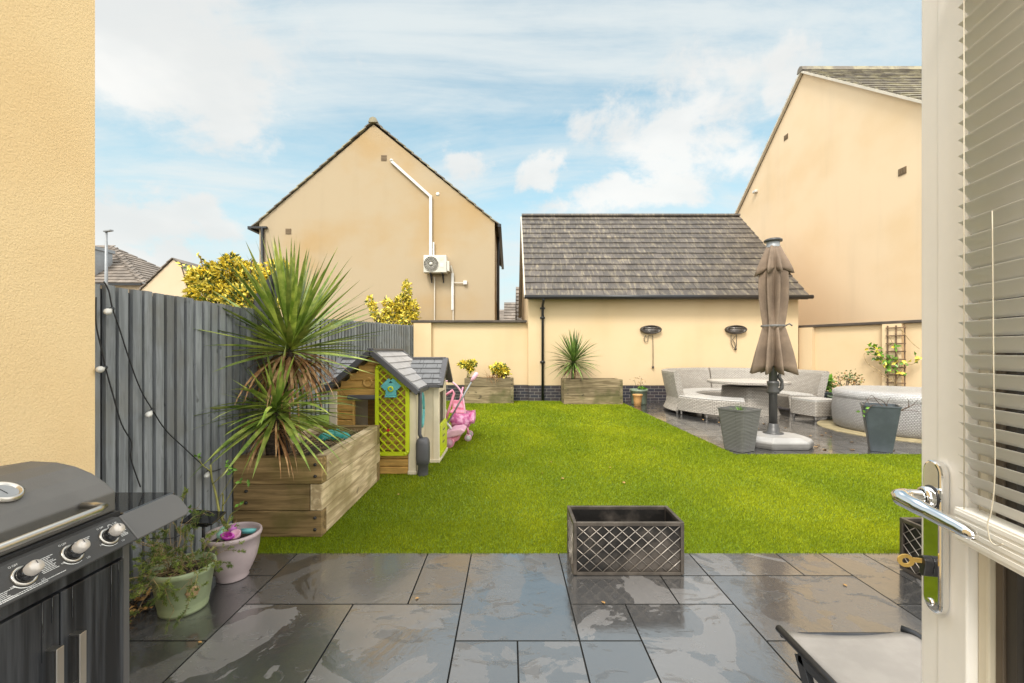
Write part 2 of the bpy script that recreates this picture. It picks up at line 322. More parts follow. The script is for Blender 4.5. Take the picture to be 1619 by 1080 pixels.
# ---------------- geometry helpers ----------------
def woff(o):
    v = Vector((0,0,0))
    while o is not None: v = v + o.location; o = o.parent
    return v
class MB:
    def __init__(s): s.v = []; s.f = []; s.m = []; s.r = []; s.s = []; s.uv = {}
    def add(s, vs, fs, mi=0, r=None, sm=False, uv=None):
        o = len(s.v); r = random.random() if r is None else r
        s.v += [tuple(v) for v in vs]
        if uv is not None:
            for i, q in enumerate(uv): s.uv[o+i] = q
        for f in fs: s.f.append([o+i for i in f]); s.m.append(mi); s.r.append(r); s.s.append(sm)
        return s
    def box(s, c, d, rot=None, mi=0, r=None):
        hx, hy, hz = d[0]/2, d[1]/2, d[2]/2; c = Vector(c)
        if isinstance(rot, (int, float)): rot = Matrix.Rotation(rot, 3, 'Z')
        vs = []
        for x in (-hx, hx):
            for y in (-hy, hy):
                for z in (-hz, hz):
                    p = Vector((x, y, z)); vs.append(c + (rot @ p if rot else p))
        return s.add(vs, [(0,1,3,2),(4,6,7,5),(0,4,5,1),(2,3,7,6),(0,2,6,4),(1,5,7,3)], mi, r)
    def bb(s, x0, x1, y0, y1, z0, z1, mi=0, r=None): return s.box(((x0+x1)/2,(y0+y1)/2,(z0+z1)/2), (x1-x0,y1-y0,z1-z0), None, mi, r)
    def bar(s, a, b, w, t, mi=0, up=(0,0,1)):
        a = Vector(a); b = Vector(b); d = b-a; l = d.length; x = d/l; u = Vector(up)
        y = u.cross(x)
        if y.length < 1e-4: y = Vector((1,0,0)).cross(x)
        y.normalize(); z = x.cross(y)
        return s.box((a+b)/2, (l, w, t), Matrix((x,y,z)).transposed(), mi)
    def tube(s, pts, rad, n=8, mi=0, cap=True, sm=True):
        pts = [Vector(p) for p in pts]; k = len(pts); rad = rad if isinstance(rad, (list, tuple)) else [rad]*k
        ref = None; vs = []
        for i, p in enumerate(pts):
            t = (pts[min(i+1,k-1)] - pts[max(i-1,0)]).normalized()
            if ref is None: ref = t.cross(Vector((0,0,1)) if abs(t.z) < .9 else Vector((1,0,0))).normalized()
            a = (ref - t*ref.dot(t)).normalized(); ref = a; b = t.cross(a)
            for j in range(n):
                q = 2*PI*j/n; vs.append(p + (a*math.cos(q) + b*math.sin(q))*rad[i])
        fs = [(i*n+j, i*n+(j+1)%n, (i+1)*n+(j+1)%n, (i+1)*n+j) for i in range(k-1) for j in range(n)]
        r = random.random(); s.add(vs, fs, mi, r, sm)
        if cap:
            o = len(s.v)-k*n
            s.f += [[o+j for j in reversed(range(n))], [o+(k-1)*n+j for j in range(n)]]; s.m += [mi]*2; s.r += [r]*2; s.s += [False]*2
        return s
    def lathe(s, prof, c=(0,0,0), n=32, mi=0, sm=True, shape=None, tilt=None):
        vs = []; uv = []; l = 0; c = Vector(c)
        for i, (r, z) in enumerate(prof):
            if i: l += math.hypot(r-prof[i-1][0], z-prof[i-1][1])
            for j in range(n+1):
                q = 2*PI*j/n; rr = r*(shape(q) if shape else 1)
                p = Vector((rr*math.cos(q), rr*math.sin(q), z))
                if tilt: p = tilt @ p
                vs.append(c+p); uv.append((q*max(p_[0] for p_ in prof), l))
        m = n+1
        fs = [(i*m+j, i*m+j+1, (i+1)*m+j+1, (i+1)*m+j) for i in range(len(prof)-1) for j in range(n)]
        return s.add(vs, fs, mi, None, sm, uv)
    def arc(s, prof, c, a0, a1, n=24, mi=0, sm=False):
        """closed profile [(r,z)] swept round c from a0 to a1 degrees"""
        vs = []; uv = []; k = len(prof); rm = sum(p[0] for p in prof)/k; ls = [0]
        for i in range(k): ls.append(ls[-1]+math.hypot(prof[(i+1)%k][0]-prof[i][0], prof[(i+1)%k][1]-prof[i][1]))
        for j in range(n+1):
            q = R(a0+(a1-a0)*j/n)
            for i in range(k+1):
                r, z = prof[i%k]; vs.append((c[0]+r*math.cos(q), c[1]+r*math.sin(q), c[2]+z)); uv.append((ls[i], (q*rm)))
        m = k+1
        uv = [(b, a) for a, b in uv]
        fs = [(j*m+i, j*m+i+1, (j+1)*m+i+1, (j+1)*m+i) for j in range(n) for i in range(k)]
        s.add(vs, fs, mi, .5, sm, uv)
        s.add([vs[i] for i in range(k)], [list(range(k))], mi, .5, False, [(prof[i][0], prof[i][1]) for i in range(k)])
        s.add([vs[n*m+i] for i in range(k)], [list(reversed(range(k)))], mi, .5, False, [(prof[i][0], prof[i][1]) for i in range(k)])
        return s
    def prism(s, poly, axis, a, b, mi=0):
        """poly in the two other axes, extruded along axis from a to b"""
        def P3(p, t):
            l = list(p); l.insert(axis, t); return tuple(l)
        k = len(poly); vs = [P3(p, a) for p in poly]+[P3(p, b) for p in poly]
        fs = [(i, (i+1)%k, k+(i+1)%k, k+i) for i in range(k)] + [tuple(reversed(range(k))), tuple(range(k, 2*k))]
        return s.add(vs, fs, mi)
    def leaf(s, p, d, l, w, mi=0, r=None, fold=.25, up=None):
        p = Vector(p); d = Vector(d).normalized(); u = Vector(up or (random.uniform(-1,1), random.uniform(-1,1), random.uniform(.2,1)))
        sd_ = d.cross(u)
        if sd_.length < 1e-3: sd_ = Vector((1,0,0))
        sd_.normalize(); nn = sd_.cross(d)
        return s.add([p, p+d*l*.45+sd_*w/2+nn*w*fold, p+d*l, p+d*l*.45-sd_*w/2+nn*w*fold], [(0,1,2),(0,2,3)], mi, r)
    def sword(s, p, d, l, w, droop, mi=0, r=None, n=7, twist=0):
        p = Vector(p); d = Vector(d).normalized(); vs = []; r = random.random() if r is None else r
        side = d.cross(Vector((0,0,1)))
        if side.length < .05: side = Vector((math.cos(twist), math.sin(twist), 0))
        side.normalize(); side = Matrix.Rotation(random.uniform(-.5,.5), 3, d) @ side
        for i in range(n+1):
            t = i/n; ww = w*(.35+1.3*t if t < .4 else .87*(1-((t-.4)/.6)**1.6)+.01)/.87*.5
            nn = side.cross(d).normalized()
            vs += [p - side*ww, p + nn*ww*-.35, p + side*ww]
            d = (d + Vector((0,0,-1))*droop/n*(.3+1.6*t)).normalized(); p = p + d*l/n
        fs = []
        for i in range(n):
            a = 3*i; fs += [(a, a+1, a+4, a+3), (a+1, a+2, a+5, a+4)]
        return s.add(vs, fs, mi, r, True)
    def build(s, name, mats, parent=None, bevel=0, seg=2, label=None):
        me = bpy.data.meshes.new(name); off = woff(parent) if parent else Vector((0,0,0))
        me.from_pydata([(v[0]-off.x, v[1]-off.y, v[2]-off.z) for v in s.v], [], s.f)
        mats = mats if isinstance(mats, (list, tuple)) else [mats]
        for m in mats: me.materials.append(M[m])
        me.polygons.foreach_set('material_index', s.m); me.polygons.foreach_set('use_smooth', s.s)
        a = me.attributes.new('rnd', 'FLOAT', 'FACE'); a.data.foreach_set('value', s.r)
        if s.uv:
            ul = me.uv_layers.new(name='UVMap'); li = np.zeros(len(me.loops), dtype=np.int32); me.loops.foreach_get('vertex_index', li)
            arr = np.zeros((len(s.v), 2), dtype=np.float32)
            for i, q in s.uv.items(): arr[i] = q
            ul.data.foreach_set('uv', arr[li].ravel())
        me.update()
        o = bpy.data.objects.new(name, me); COL.objects.link(o)
        if parent: o.parent = parent
        if bevel:
            b = o.modifiers.new('bevel', 'BEVEL'); b.width = bevel; b.segments = seg; b.limit_method = 'ANGLE'; b.angle_limit = R(40)
        if label: o['label'] = label
        return o
def thing(name, label, cat, loc=(0,0,0), group=None):
    o = bpy.data.objects.new(name, None); COL.objects.link(o); o.location = loc; o.empty_display_size = .1
    o['label'] = label; o['category'] = cat
    if group: o['group'] = group
    return o
def tag(o, label=None, cat=None, group=None, kind=None):
    if label: o['label'] = label
    if cat: o['category'] = cat
    if group: o['group'] = group
    if kind: o['kind'] = kind
    return o
def copy_tree(o, parent=None):
    c = o.copy(); COL.objects.link(c)
    if parent: c.parent = parent
    for ch in list(o.children): copy_tree(ch, c)
    return c
def at(x, y, Z): return Vector(((x-VX)/F*Z, Z, H-(y-VY)/F*Z))
def tiles(mb, p0, u, W, sl, Ls, n, tw, th=.03, lift=.022, mi=0, ends=None):
    """courses of tiles: p0 eave corner, u along the eave, sl up the slope; ends(t)->(u0,u1) for hips"""
    u = Vector(u).normalized(); sl = Vector(sl).normalized(); nr = u.cross(sl).normalized()
    if nr.z < 0: nr = -nr
    p0 = Vector(p0); ch = Ls/n
    for i in range(n):
        a, b = (0, W) if ends is None else ends(i/n)
        x = a - (tw/2 if i % 2 else 0)
        while x < b-1e-4:
            xa = max(a, x)+.003; xb = min(b, x+tw)-.003
            if xb-xa > .02:
                j = random.uniform(-.004, .004); s0 = i*ch+j; s1 = min((i+1.1)*ch, Ls); k = random.uniform(-.004, .004)
                vs = [p0+u*xa+sl*s0+nr*(lift+k), p0+u*xb+sl*s0+nr*(lift+k), p0+u*xb+sl*s1, p0+u*xa+sl*s1]
                vs += [v+nr*th for v in vs]
                mb.add(vs, [(3,2,1,0),(4,5,6,7),(0,1,5,4),(1,2,6,5),(2,3,7,6),(3,0,4,7)], mi)
            x += tw
    return mb

# ================= SETTING =================
g = MB().bb(-300, 300, -300, 600, -.5, -.04).build('ground', 'ground'); g['kind'] = 'structure'
# front patio slabs: grid module .3045
X0, MX, Y0, MY = -.264, .3045, 3.02, .305
cells = {}
def slabs(lst, mb, x0, y0, kr, rr, big=True, z=0.0):
    used = set(); out = []
    for k0, k1, r0, r1 in lst:
        out.append((k0, k1, r0, r1))
        for k in range(k0, k1):
            for r in range(r0, r1): used.add((k, r))
    for r in range(*rr):
        for k in range(*kr):
            if (k, r) in used: continue
            for sw, sh in random.sample([(3,2),(2,3),(2,2),(1,2),(2,1),(1,1)], 6)+[(1,1)]:
                cs = [(k+a, r+b) for a in range(sw) for b in range(sh)]
                if all(c not in used and c[0] < kr[1] and c[1] < rr[1] for c in cs):
                    used.update(cs); out.append((k, k+sw, r, r+sh)); break
    for k0, k1, r0, r1 in out:
        e = .0035; xa, xb = x0+k0*MX+e, x0+k1*MX-e; ya, yb = y0-r1*MY+e, y0-r0*MY-e; t = .0008; q = 0; rq = random.random()
        vs = [(xa,ya,z-.03),(xb,ya,z-.03),(xb,yb,z-.03),(xa,yb,z-.03),(xa,ya,z-t+q),(xb,ya,z-t+q),(xb,yb,z-t+q),(xa,yb,z-t+q),
              (xa+t,ya+t,z+q),(xb-t,ya+t,z+q),(xb-t,yb-t,z+q),(xa+t,yb-t,z+q)]
        mb.add(vs, [(0,1,5,4),(1,2,6,5),(2,3,7,6),(3,0,4,7),(4,5,9,8),(5,6,10,9),(6,7,11,10),(7,4,8,11)], 1, rq); mb.add(vs[8:], [(0,1,2,3)], 0, rq)
fixed = [(-4,-1,0,2),(-1,0,0,2),(0,2,0,3),(2,4,0,2),(4,5,0,1),(4,5,1,2),(-4,-2,2,5),(-2,0,2,5),(0,1,3,5),(1,2,3,5),(2,3,2,3),(2,3,3,5),(3,5,2,5),
         (5,7,0,1),(7,8,0,1),(5,8,1,3),(8,9,0,2),(9,12,0,2),(5,6,3,4),(6,8,3,5),(-6,-4,0,1),(-7,-4,1,3),(-7,-4,3,5),(8,10,2,4)]
mb = MB(); slabs(fixed, mb, X0, Y0, (-7, 19), (0, 13)); p = mb.build('patio', ['slate','grout']); p['kind'] = 'structure'
gr = MB().bb(X0-7*MX, X0+19*MX, Y0-13*MY, Y0-.005, -.039, -.012).build('patio_bed', 'grout'); gr['kind'] = 'structure'
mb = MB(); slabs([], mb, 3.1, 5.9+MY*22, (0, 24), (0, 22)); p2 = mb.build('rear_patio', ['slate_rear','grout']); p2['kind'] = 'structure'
gr = MB().bb(3.1, 3.1+24*MX, 5.905, 5.9+22*MY, -.039, -.012).build('rear_patio_bed', 'grout'); gr['kind'] = 'structure'
# lawn
lb = MB(); lb.bb(-2.11, 8.5, 3.02, 5.9, -.03, -.004); lb.bb(-5.5, 3.098, 5.9, 12.3, -.03, -.004); lb.bb(-3.6, -2.11, 3.9, 5.9, -.03, -.004)
lb = lb.build('lawn_base', 'lawnbase'); lb['kind'] = 'structure'
def lawn():
    P_ = []; Wd = []; Hh = []
    for x0, x1, y0, y1, dens, w_, h_ in [(-2.1,4.6,3.015,3.6,34000,.0042,.015),(-2.1,5.4,3.6,4.5,18000,.0055,.017),(-2.6,6.6,4.5,5.895,11000,.0075,.019),
                             (-3.0,3.09,5.895,8,7000,.010,.022),(-3.4,3.09,8,12.1,3200,.015,.025)]:
        n = int((x1-x0)*(y1-y0)*dens); a = np.stack([rng.uniform(x0,x1,n), rng.uniform(y0,y1,n)], 1)
        P_.append(a); Wd.append(np.full(n, w_)); Hh.append(h_*rng.uniform(.6,1.15,n))
    P_ = np.concatenate(P_); Wd = np.concatenate(Wd); Hh = np.concatenate(Hh); n = len(P_)
    an = rng.uniform(0, 2*PI, n); ln = rng.uniform(.1, .95, n)*Hh; la = rng.normal(-1.2, 1.1, n)
    sx = np.cos(an)*Wd/2; sy = np.sin(an)*Wd/2
    V = np.zeros((n, 3, 3), dtype=np.float32)
    V[:,0,0] = P_[:,0]-sx; V[:,0,1] = P_[:,1]-sy; V[:,1,0] = P_[:,0]+sx; V[:,1,1] = P_[:,1]+sy; V[:,:2,2] = -.004
    V[:,2,0] = P_[:,0]+np.cos(la)*ln; V[:,2,1] = P_[:,1]+np.sin(la)*ln; V[:,2,2] = Hh
    me = bpy.data.meshes.new('lawn_grass'); me.vertices.add(n*3); me.vertices.foreach_set('co', V.ravel())
    me.loops.add(n*3); me.loops.foreach_set('vertex_index', np.arange(n*3, dtype=np.int32))
    me.polygons.add(n); me.polygons.foreach_set('loop_start', np.arange(0, n*3, 3, dtype=np.int32))
    me.update(calc_edges=True); a = me.attributes.new('rnd', 'FLOAT', 'FACE'); a.data.foreach_set('value', rng.uniform(0,1,n).astype(np.float32))
    me.materials.append(M['grass']); o = bpy.data.objects.new('lawn_grass', me); COL.objects.link(o)
    tag(o, 'bright green artificial grass covering the garden', 'lawn', kind='stuff')
M['grass'] = mat('grass', (.225,.295,.008), .55, var=.09, vs=.8, rnd=.36, col2=(.315,.35,.009), lo=.35, hi=.7, spec=.25, st=(1,.5,1))
lawn()

# ================= BUILDINGS =================
# own house wing at left
o = MB().bb(-4.2, -2.08, -1.5, 2.16, -.03, 5.5).build('house_wing', 'stucco_near'); tag(o, 'rough cream rendered house wall at the left beside the barbecue', 'wall')
# garage
GX0, GX1, GY0, GY1, GZ = .54, 8.2, 12.2, 18.8, 3.07; RY = 15.5; RZ = 6.28
t = thing('garage', 'single storey cream garage with dark tiled roof and black gutter', 'garage', ((GX0+GX1)/2, GY0, 0))
MB().prism([(GY0,.44),(GY0,GZ),(RY,RZ-.06),(GY1,GZ),(GY1,.44)], 0, GX0, GX1).build('wall', 'stucco_garage', t)
MB().bb(GX0+.012, GX1-.012, GY0+.012, GY1-.012, -.04, .44).build('brick_plinth', 'brick', t)
mb = MB(); sl = Vector((0, RY-11.86, RZ-2.93)); tiles(mb, (.45, 11.86, 2.90), (1,0,0), 7.83, sl, sl.length, 15, .31, .028, .026)
tiles(mb, (.45, 2*RY-11.86, 2.90), (1,0,0), 7.83, Vector((0,-sl.y,sl.z)), sl.length, 15, .31, .028, .026)
rf = mb.build('roof', 'tile_garage', t)
mb = MB()
for i in range(18):
    x = .45+i*.435; mb.prism([(RY-.13,RZ-.02),(RY-.09,RZ+.055),(RY,RZ+.085),(RY+.09,RZ+.055),(RY+.13,RZ-.02)], 0, x+.003, x+.432)
mb.build('ridge', 'tile_garage', rf)
mb = MB(); mb.tube([(.42,11.80,2.90),(8.33,11.80,2.90)], .055, 12); mb.bb(.50,8.26,11.88,11.905,2.84,2.95)
for i in range(10): mb.bb(1.3+i*.75, 1.36+i*.75, 11.91, 12.19, 2.88, 2.93)
mb.build('gutter', 'black', t)
mb = MB(); mb.bb(.50, 8.24, 11.906, 12.198, 2.935, 2.955); mb.build('soffit', 'coping', t)
mb = MB(); DX = .945
mb.tube([(DX,11.80,2.86),(DX,11.86,2.78),(DX,12.10,2.70),(DX,12.13,2.62),(DX,12.13,.02)], .036, 12)
for z in (2.35,1.1,2.62): mb.tube([(DX,12.13,z-.035),(DX,12.13,z+.035)], .047, 12); mb.bb(DX-.07,DX+.07,12.17,12.198,z-.025,z+.025)
mb.build('downpipe', 'black', t)
mb = MB()
for s_ in (1,-1):
    y = 11.84 if s_ == 1 else 2*RY-11.84
    for x in (.47, 8.22): MB().bar((x, y, 2.88), (x, RY, RZ-.04), .03, .12, up=(1,0,0)).build('verge', 'pipe_cream', t)
# patio heaters
def heater(px_, cord, label):
    c = at(px_, 521, 12.1); th_ = thing('patio_heater', label, 'heater', (c.x, 12.2, c.z), 'infrared heaters on the garage wall')
    mb = MB(); n = 28; rows = [(1, 12.197), (1, 12.11), (.93, 12.085), (.86, 12.08), (.80, 12.105)]; vs = []
    for k, yy in rows:
        for j in range(n): q = 2*PI*j/n; vs.append((c.x+.30*k*math.cos(q), yy, c.z+.125*k*math.sin(q)*(1 if k > .9 else .92)))
    fs = [(i*n+j, i*n+(j+1)%n, (i+1)*n+(j+1)%n, (i+1)*n+j) for i in range(len(rows)-1) for j in range(n)] + [[(len(rows)-1)*n+j for j in range(n)]]
    mb.add(vs, fs, 0, None, True).build('housing', 'heater', th_)
    for z in (-.045, 0, .045): MB().tube([(c.x-.19,12.088,c.z+z),(c.x+.19,12.088,c.z+z)], .010, 8).build('heating_element', 'element', th_)
    mb = MB(); mb.tube([at(a, b, 12.16) for a, b in cord], .010, 6)
    e = at(*cord[-1], 12.16); mb.lathe([(.0,-.05),(.03,-.04),(.035,0),(.012,.03)], e, 8); mb.build('cord', 'heater', th_)
heater(1030, [(1021,530),(1018,536),(1020,541),(1024,540),(1025,531),(1032,530),(1032.5,550),(1032.5,580)], 'oval dark wall heater with a long hanging cord beside the cordyline')
heater(1165, [(1156,529),(1156,542),(1159,549),(1163,551),(1162,543),(1158,537),(1164.5,529),(1164.5,545),(1163,551)], 'oval dark wall heater with a short looped cord beside the parasol')
# boundary walls
t = thing('garden_wall', 'cream rendered garden wall with dark coping left of the garage', 'wall', (-1,12.4,0))
mb = MB(); mb.bb(-2.75,.537,12.35,12.6,.44,2.22); mb.bb(-2.72,-2.22,12.24,12.349,.44,2.217); mb.bb(-.0,.0001,12.3,12.31,.5,.51); mb.build('wall', 'stucco_garage', t)
MB().bb(-2.74,.55,12.362,12.59,-.04,.44).build('brick_plinth', 'brick', t)
MB().bb(-2.8,.50,12.22,12.64,2.222,2.29).build('coping', 'coping', t, .01)
A = Vector((8.3,12.78,0)); B = Vector((10.6,8.42,0)); dr = (B-A).normalized(); nr = Vector((dr.y,-dr.x,0)) # toward the garden
if nr.dot(-A) < 0: nr = -nr
t = thing('garden_wall', 'cream rendered garden wall with pier and dark coping behind the hot tub', 'wall', tuple((A+B)/2))
ang = math.atan2(dr.y, dr.x); Lw = (B-A).length
def wseg(mb, s0, s1, d0, d1, z0, z1):
    c = A+dr*(s0+s1)/2+nr*(d0+d1)/2; mb.box((c.x,c.y,(z0+z1)/2), (s1-s0, abs(d1-d0), z1-z0), ang)
mb = MB(); wseg(mb, 0, Lw, -.22, 0, -.04, 2.08)
wseg(mb, .38, .72, .001, .16, -.04, 2.078); wseg(mb, 2.30, 2.68, .001, .12, -.04, 2.078); wseg(mb, Lw-.3, Lw, .001, .12, -.04, 2.078)
mb.build('wall', 'stucco_garage', t)
mb = MB(); wseg(mb, -.05, Lw+.05, -.26, .10, 2.082, 2.15); mb.build('coping', 'coping', t, .01)
WA, WD, WN = A, dr, nr
# central house
HX0, HX1, HY0, HY1, HZ = -8.13, -.473, 14, 21.2, 5.60; AX, AZ = -4.41, 8.86
t = thing('gable_house', 'tan gabled house with stained render and air conditioner behind the garden', 'house', (AX, HY0, 0))
MB().prism([(HX0,-.04),(HX0,HZ),(AX,AZ-.08),(HX1,HZ),(HX1,-.04)], 1, HY0, HY1).build('wall', 'stucco_house', t)
mb = MB(); s1 = Vector((AX-HX0+.2, 0, (AZ-HZ)*(AX-HX0+.2)/(AX-HX0))); s2 = Vector((-(HX1-AX+.12), 0, (AZ-HZ)*(HX1-AX+.12)/(HX1-AX)))
tiles(mb, (HX0-.2, 13.93, AZ-s1.z), (0,1,0), 7.3, s1, s1.length, 16, .33, .03, .03)
tiles(mb, (HX1+.12, 13.93, AZ-s2.z), (0,1,0), 7.3, s2, s2.length, 16, .33, .03, .03)
rf = mb.build('roof', 'tile_house', t)
mb = MB(); mb.prism([(AX-.15,AZ-.04),(AX-.1,AZ+.09),(AX,AZ+.13),(AX+.1,AZ+.09),(AX+.15,AZ-.04)], 1, 13.90, 21.25); mb.build('ridge', 'tile_house', rf)
mb = MB(); gz = AZ-s1.z-.02; mb.bar((HX0-.28,13.92,gz),(HX0-.28,21.2,gz), .12, .10); mb.bb(HX0-.30,HX0+.28,13.90,13.99,gz-.02,gz+.04); mb.build('gutter', 'black', t); mb = MB()
mb.bar((HX1+.16,13.92,AZ-s2.z-.02),(HX1+.16,21.2,AZ-s2.z-.02), .11, .10); mb.build('gutter', 'black', t)
mb = MB(); mb.tube([(HX0+.13,13.94,gz),(HX0+.13,13.94,0)], .05, 10); mb.build('downpipe', 'black', t); mb = MB(); mb.tube([(HX1+.08,15.4,5.5),(HX1+.08,15.4,0)], .045, 8); mb.build('downpipe', 'black', t)
for a, b in ((607,250),(456,366)):
    c = at(a, b, 14); mb = MB(); mb.bb(c.x-.09,c.x+.09,13.985,13.999,c.z-.09,c.z+.09)
    for k in range(3): mb.bb(c.x-.07,c.x+.07,13.978,13.984,c.z-.06+k*.05,c.z-.035+k*.05)
    mb.build('air_vent', 'vent', t)
c = at(692,307,14); MB().lathe([(0,.0),(.06,.0),(.05,-.08)], (c.x,13.99,c.z), 12, tilt=Matrix.Rotation(PI/2,3,'X')).build('security_sensor', 'white', t)
for y_ in (15.9, 17.6):
    f_ = MB().bb(HX1+.001, HX1+.05, y_, y_+.9, 3.2, 4.6).build('window', 'white', t); MB().bb(HX1+.051, HX1+.055, y_+.06, y_+.84, 3.28, 4.52).build('pane', 'winglass', f_)
mb = MB(); mb.prism([(-.46,2.0),(-.46,2.45),(-.25,2.3),(-.20,1.95)], 1, 15.0, 16.2); mb.build('door_canopy', 'white', t)
# air conditioner + trunking
c = at(689,419,13.8)
t = thing('air_conditioner', 'white outdoor air conditioning unit with pipe trunking on the gable wall', 'air conditioner', (c.x, 14, c.z))
MB().bb(c.x-.36,c.x+.37,13.62,13.92,c.z-.27,c.z+.28).build('casing', 'acwhite', t, .015)
MB().bb(c.x+.372,c.x+.45,13.66,13.90,c.z-.22,c.z+.10).build('valve_cover', 'acwhite', t, .01)
mb = MB(); TX = Matrix.Rotation(PI/2,3,'X')
mb.lathe([(.05,0),(.225,0),(.225,.02)], (c.x-.12,13.616,c.z), 28, tilt=TX); fg = mb.build('fan_grille', 'heater', t)
mb = MB()
for rr in (.23,.19,.15,.11): 
    mb.tube([(c.x-.12+rr*math.cos(q*PI/12),13.607,c.z+rr*math.sin(q*PI/12)) for q in range(25)], .005 if rr < .2 else .010, 5)
for q in range(24): a=q*PI/12; mb.tube([(c.x-.12+.05*math.cos(a),13.607,c.z+.05*math.sin(a)),(c.x-.12+.23*math.cos(a),13.607,c.z+.23*math.sin(a))], .004, 4)
mb.lathe([(.0,0.03),(.05,.03),(.055,0)], (c.x-.12,13.61,c.z), 16, tilt=TX); mb.build('guard_ring', 'acwhite', fg)
mb = MB(); mb.bb(c.x+.17,c.x+.28,13.613,13.618,c.z-.10,c.z+.02); mb.build('label_plate', 'white', t)
mb = MB(); mb.bb(c.x+.16,c.x+.29,13.613,13.618,c.z+.12,c.z+.22); mb.build('rating_label', 'bead', t)
mb = MB()
for q in (-.16,.22): mb = MB(); mb.bar((c.x+q,13.64,c.z-.29),(c.x+q,13.99,c.z-.29),.04,.03); mb.bar((c.x+q,13.98,c.z-.29),(c.x+q+.0,13.98,c.z-.55),.04,.03); mb.bar((c.x+q,13.7,c.z-.30),(c.x+q,13.98,c.z-.52),.03,.02); mb.build('bracket', 'black', t)
def pth(mb, pts, w_, mi=0):
    for a, b in zip(pts, pts[1:]): mb.bar(at(*a,13.94), at(*b,13.94), w_, w_*.8, mi, up=(0,1,0))
mb = MB(); pth(mb, [(619,255),(680,310)], .08); pth(mb, [(681,309),(681,404)], .09); mb.lathe([(0,.05),(.05,.04),(.06,0),(.0,-.05)], at(619,254,13.94), 10); pth(mb, [(685.5,383),(685.5,404)], .05)
pth(mb, [(715.5,432),(715.5,490)], .08); mb.build('pipe_cover', 'white', t)
mb = MB(); pth(mb, [(687,438),(687,512)], .03); pth(mb, [(716.5,490),(716.5,512)], .035); pth(mb, [(717,447),(733,447)], .03); pth(mb, [(713,420),(716,432)], .05); mb.build('pipe', 'pipe_cream', t)
q = at(735.5,447,13.94); MB().bb(q.x-.06,q.x+.06,13.9,13.99,q.z-.06,q.z+.06).build('junction_box', 'white', t, .01)
# right house
t = thing('gable_house', 'tall cream gabled house with grey tiled roof beyond the right garden wall', 'house', (10,14.6,0))
MB().prism([(8.35,-.04),(8.35,5.72),(14.6,10.85),(20.85,5.72),(20.85,-.04)], 0, 10, 22).build('wall', 'stucco_right', t)
mb = MB(); sl = Vector((0, 6.45, 6.45*.8208))
tiles(mb, (9.90, 8.15, 10.93-sl.z), (1,0,0), 12.1, sl, sl.length, 26, .33, .03, .032); tiles(mb, (9.90, 21.05, 10.93-sl.z), (1,0,0), 12.1, Vector((0,-sl.y,sl.z)), sl.length, 26, .33, .03, .032)
rf = mb.build('roof', 'tile_house', t); MB().prism([(14.45,10.88),(14.5,11.02),(14.6,11.07),(14.7,11.02),(14.75,10.88)], 0, 9.86, 22).build('ridge', 'tile_house', rf)
mb = MB(); mb.bar((9.93,8.1,5.57),(9.93,14.6,10.90),.06,.10, up=(1,0,0)); mb.build('verge', 'pipe_cream', t); mb = MB(); mb.bar((9.93,21.1,5.57),(9.93,14.6,10.90),.06,.10, up=(1,0,0)); mb.build('verge', 'pipe_cream', t)
for a, b in ((1427,271),(1243,217)):
    Z = 10*F/(a-VX); z = H+(VY-b)/F*Z; mb = MB(); mb.bb(9.985,9.999,Z-.11,Z+.11,z-.09,z+.09)
    for k in range(3): mb.bb(9.975,9.984,Z-.09+k*.065,Z-.045+k*.065,z-.06,z+.06)
    mb.build('air_vent', 'vent', t)
Z = 10*F/391; z = H+(VY-303)/F*Z; MB().bb(9.88,9.999,Z-.1,Z+.1,z-.05,z+.05).build('security_sensor', 'white', t, .02)
# far houses
def far_gable_y(name, label, x0, x1, y0, y1, ez, az, sm='stucco_far'):
    t = thing(name, label, 'house', ((x0+x1)/2, y0, 0), None); xm = (x0+x1)/2
    MB().prism([(x0,-.04),(x0,ez),(xm,az-.06),(x1,ez),(x1,-.04)], 1, y0, y1).build('wall', sm, t)
    mb = MB(); s1 = Vector((xm-x0+.15,0,(az-ez)/(xm-x0)*(xm-x0+.15)))
    tiles(mb, (x0-.15,y0-.1,az-s1.z),(0,1,0),y1-y0+.2,s1,s1.length,12,.8,.05,.05); s2 = Vector((-s1.x,0,s1.z)); tiles(mb, (x1+.15,y0-.1,az-s1.z),(0,1,0),y1-y0+.2,s2,s2.length,12,.8,.05,.05)
    mb.build('roof', 'tile_far', t); return t
def far_gable_x(name, label, x0, x1, y0, y1, ez, az, n=9):
    t = thing(name, label, 'house', ((x0+x1)/2, y0, 0)); ym = (y0+y1)/2
    MB().prism([(y0,-.04),(y0,ez),(ym,az-.06),(y1,ez),(y1,-.04)], 0, x0, x1).build('wall', 'stucco_far', t)
    mb = MB(); s1 = Vector((0,ym-y0+.15,(az-ez)/(ym-y0)*(ym-y0+.15)))
    tiles(mb, (x0-.1,y0-.15,az-s1.z),(1,0,0),x1-x0+.2,s1,s1.length,n,.5,.05,.05); s2 = Vector((0,-s1.y,s1.z)); tiles(mb, (x0-.1,y1+.15,az-s1.z),(1,0,0),x1-x0+.2,s2,s2.length,n,.5,.05,.05)
    mb.build('roof', 'tile_far', t); return t
far_gable_y('gable_house', 'distant cream gable house just above the fence behind the yellow shrub', -24.0, -16.6, 26, 38, 3.4, 7.0)
far_gable_x('outbuilding', 'distant low tiled roof in the gap beside the garage, the nearest one', .45, 7, 20.2, 24.8, 2.9, 4.72)
far_gable_x('outbuilding', 'distant low tiled roof seen in the gap between house and garage', -.25, 6, 27, 33, 2.9, 4.75)
far_gable_x('outbuilding', 'farthest pale tiled roof low beside the tan gable house', -.9, 4, 38, 44, 3.5, 5.3)
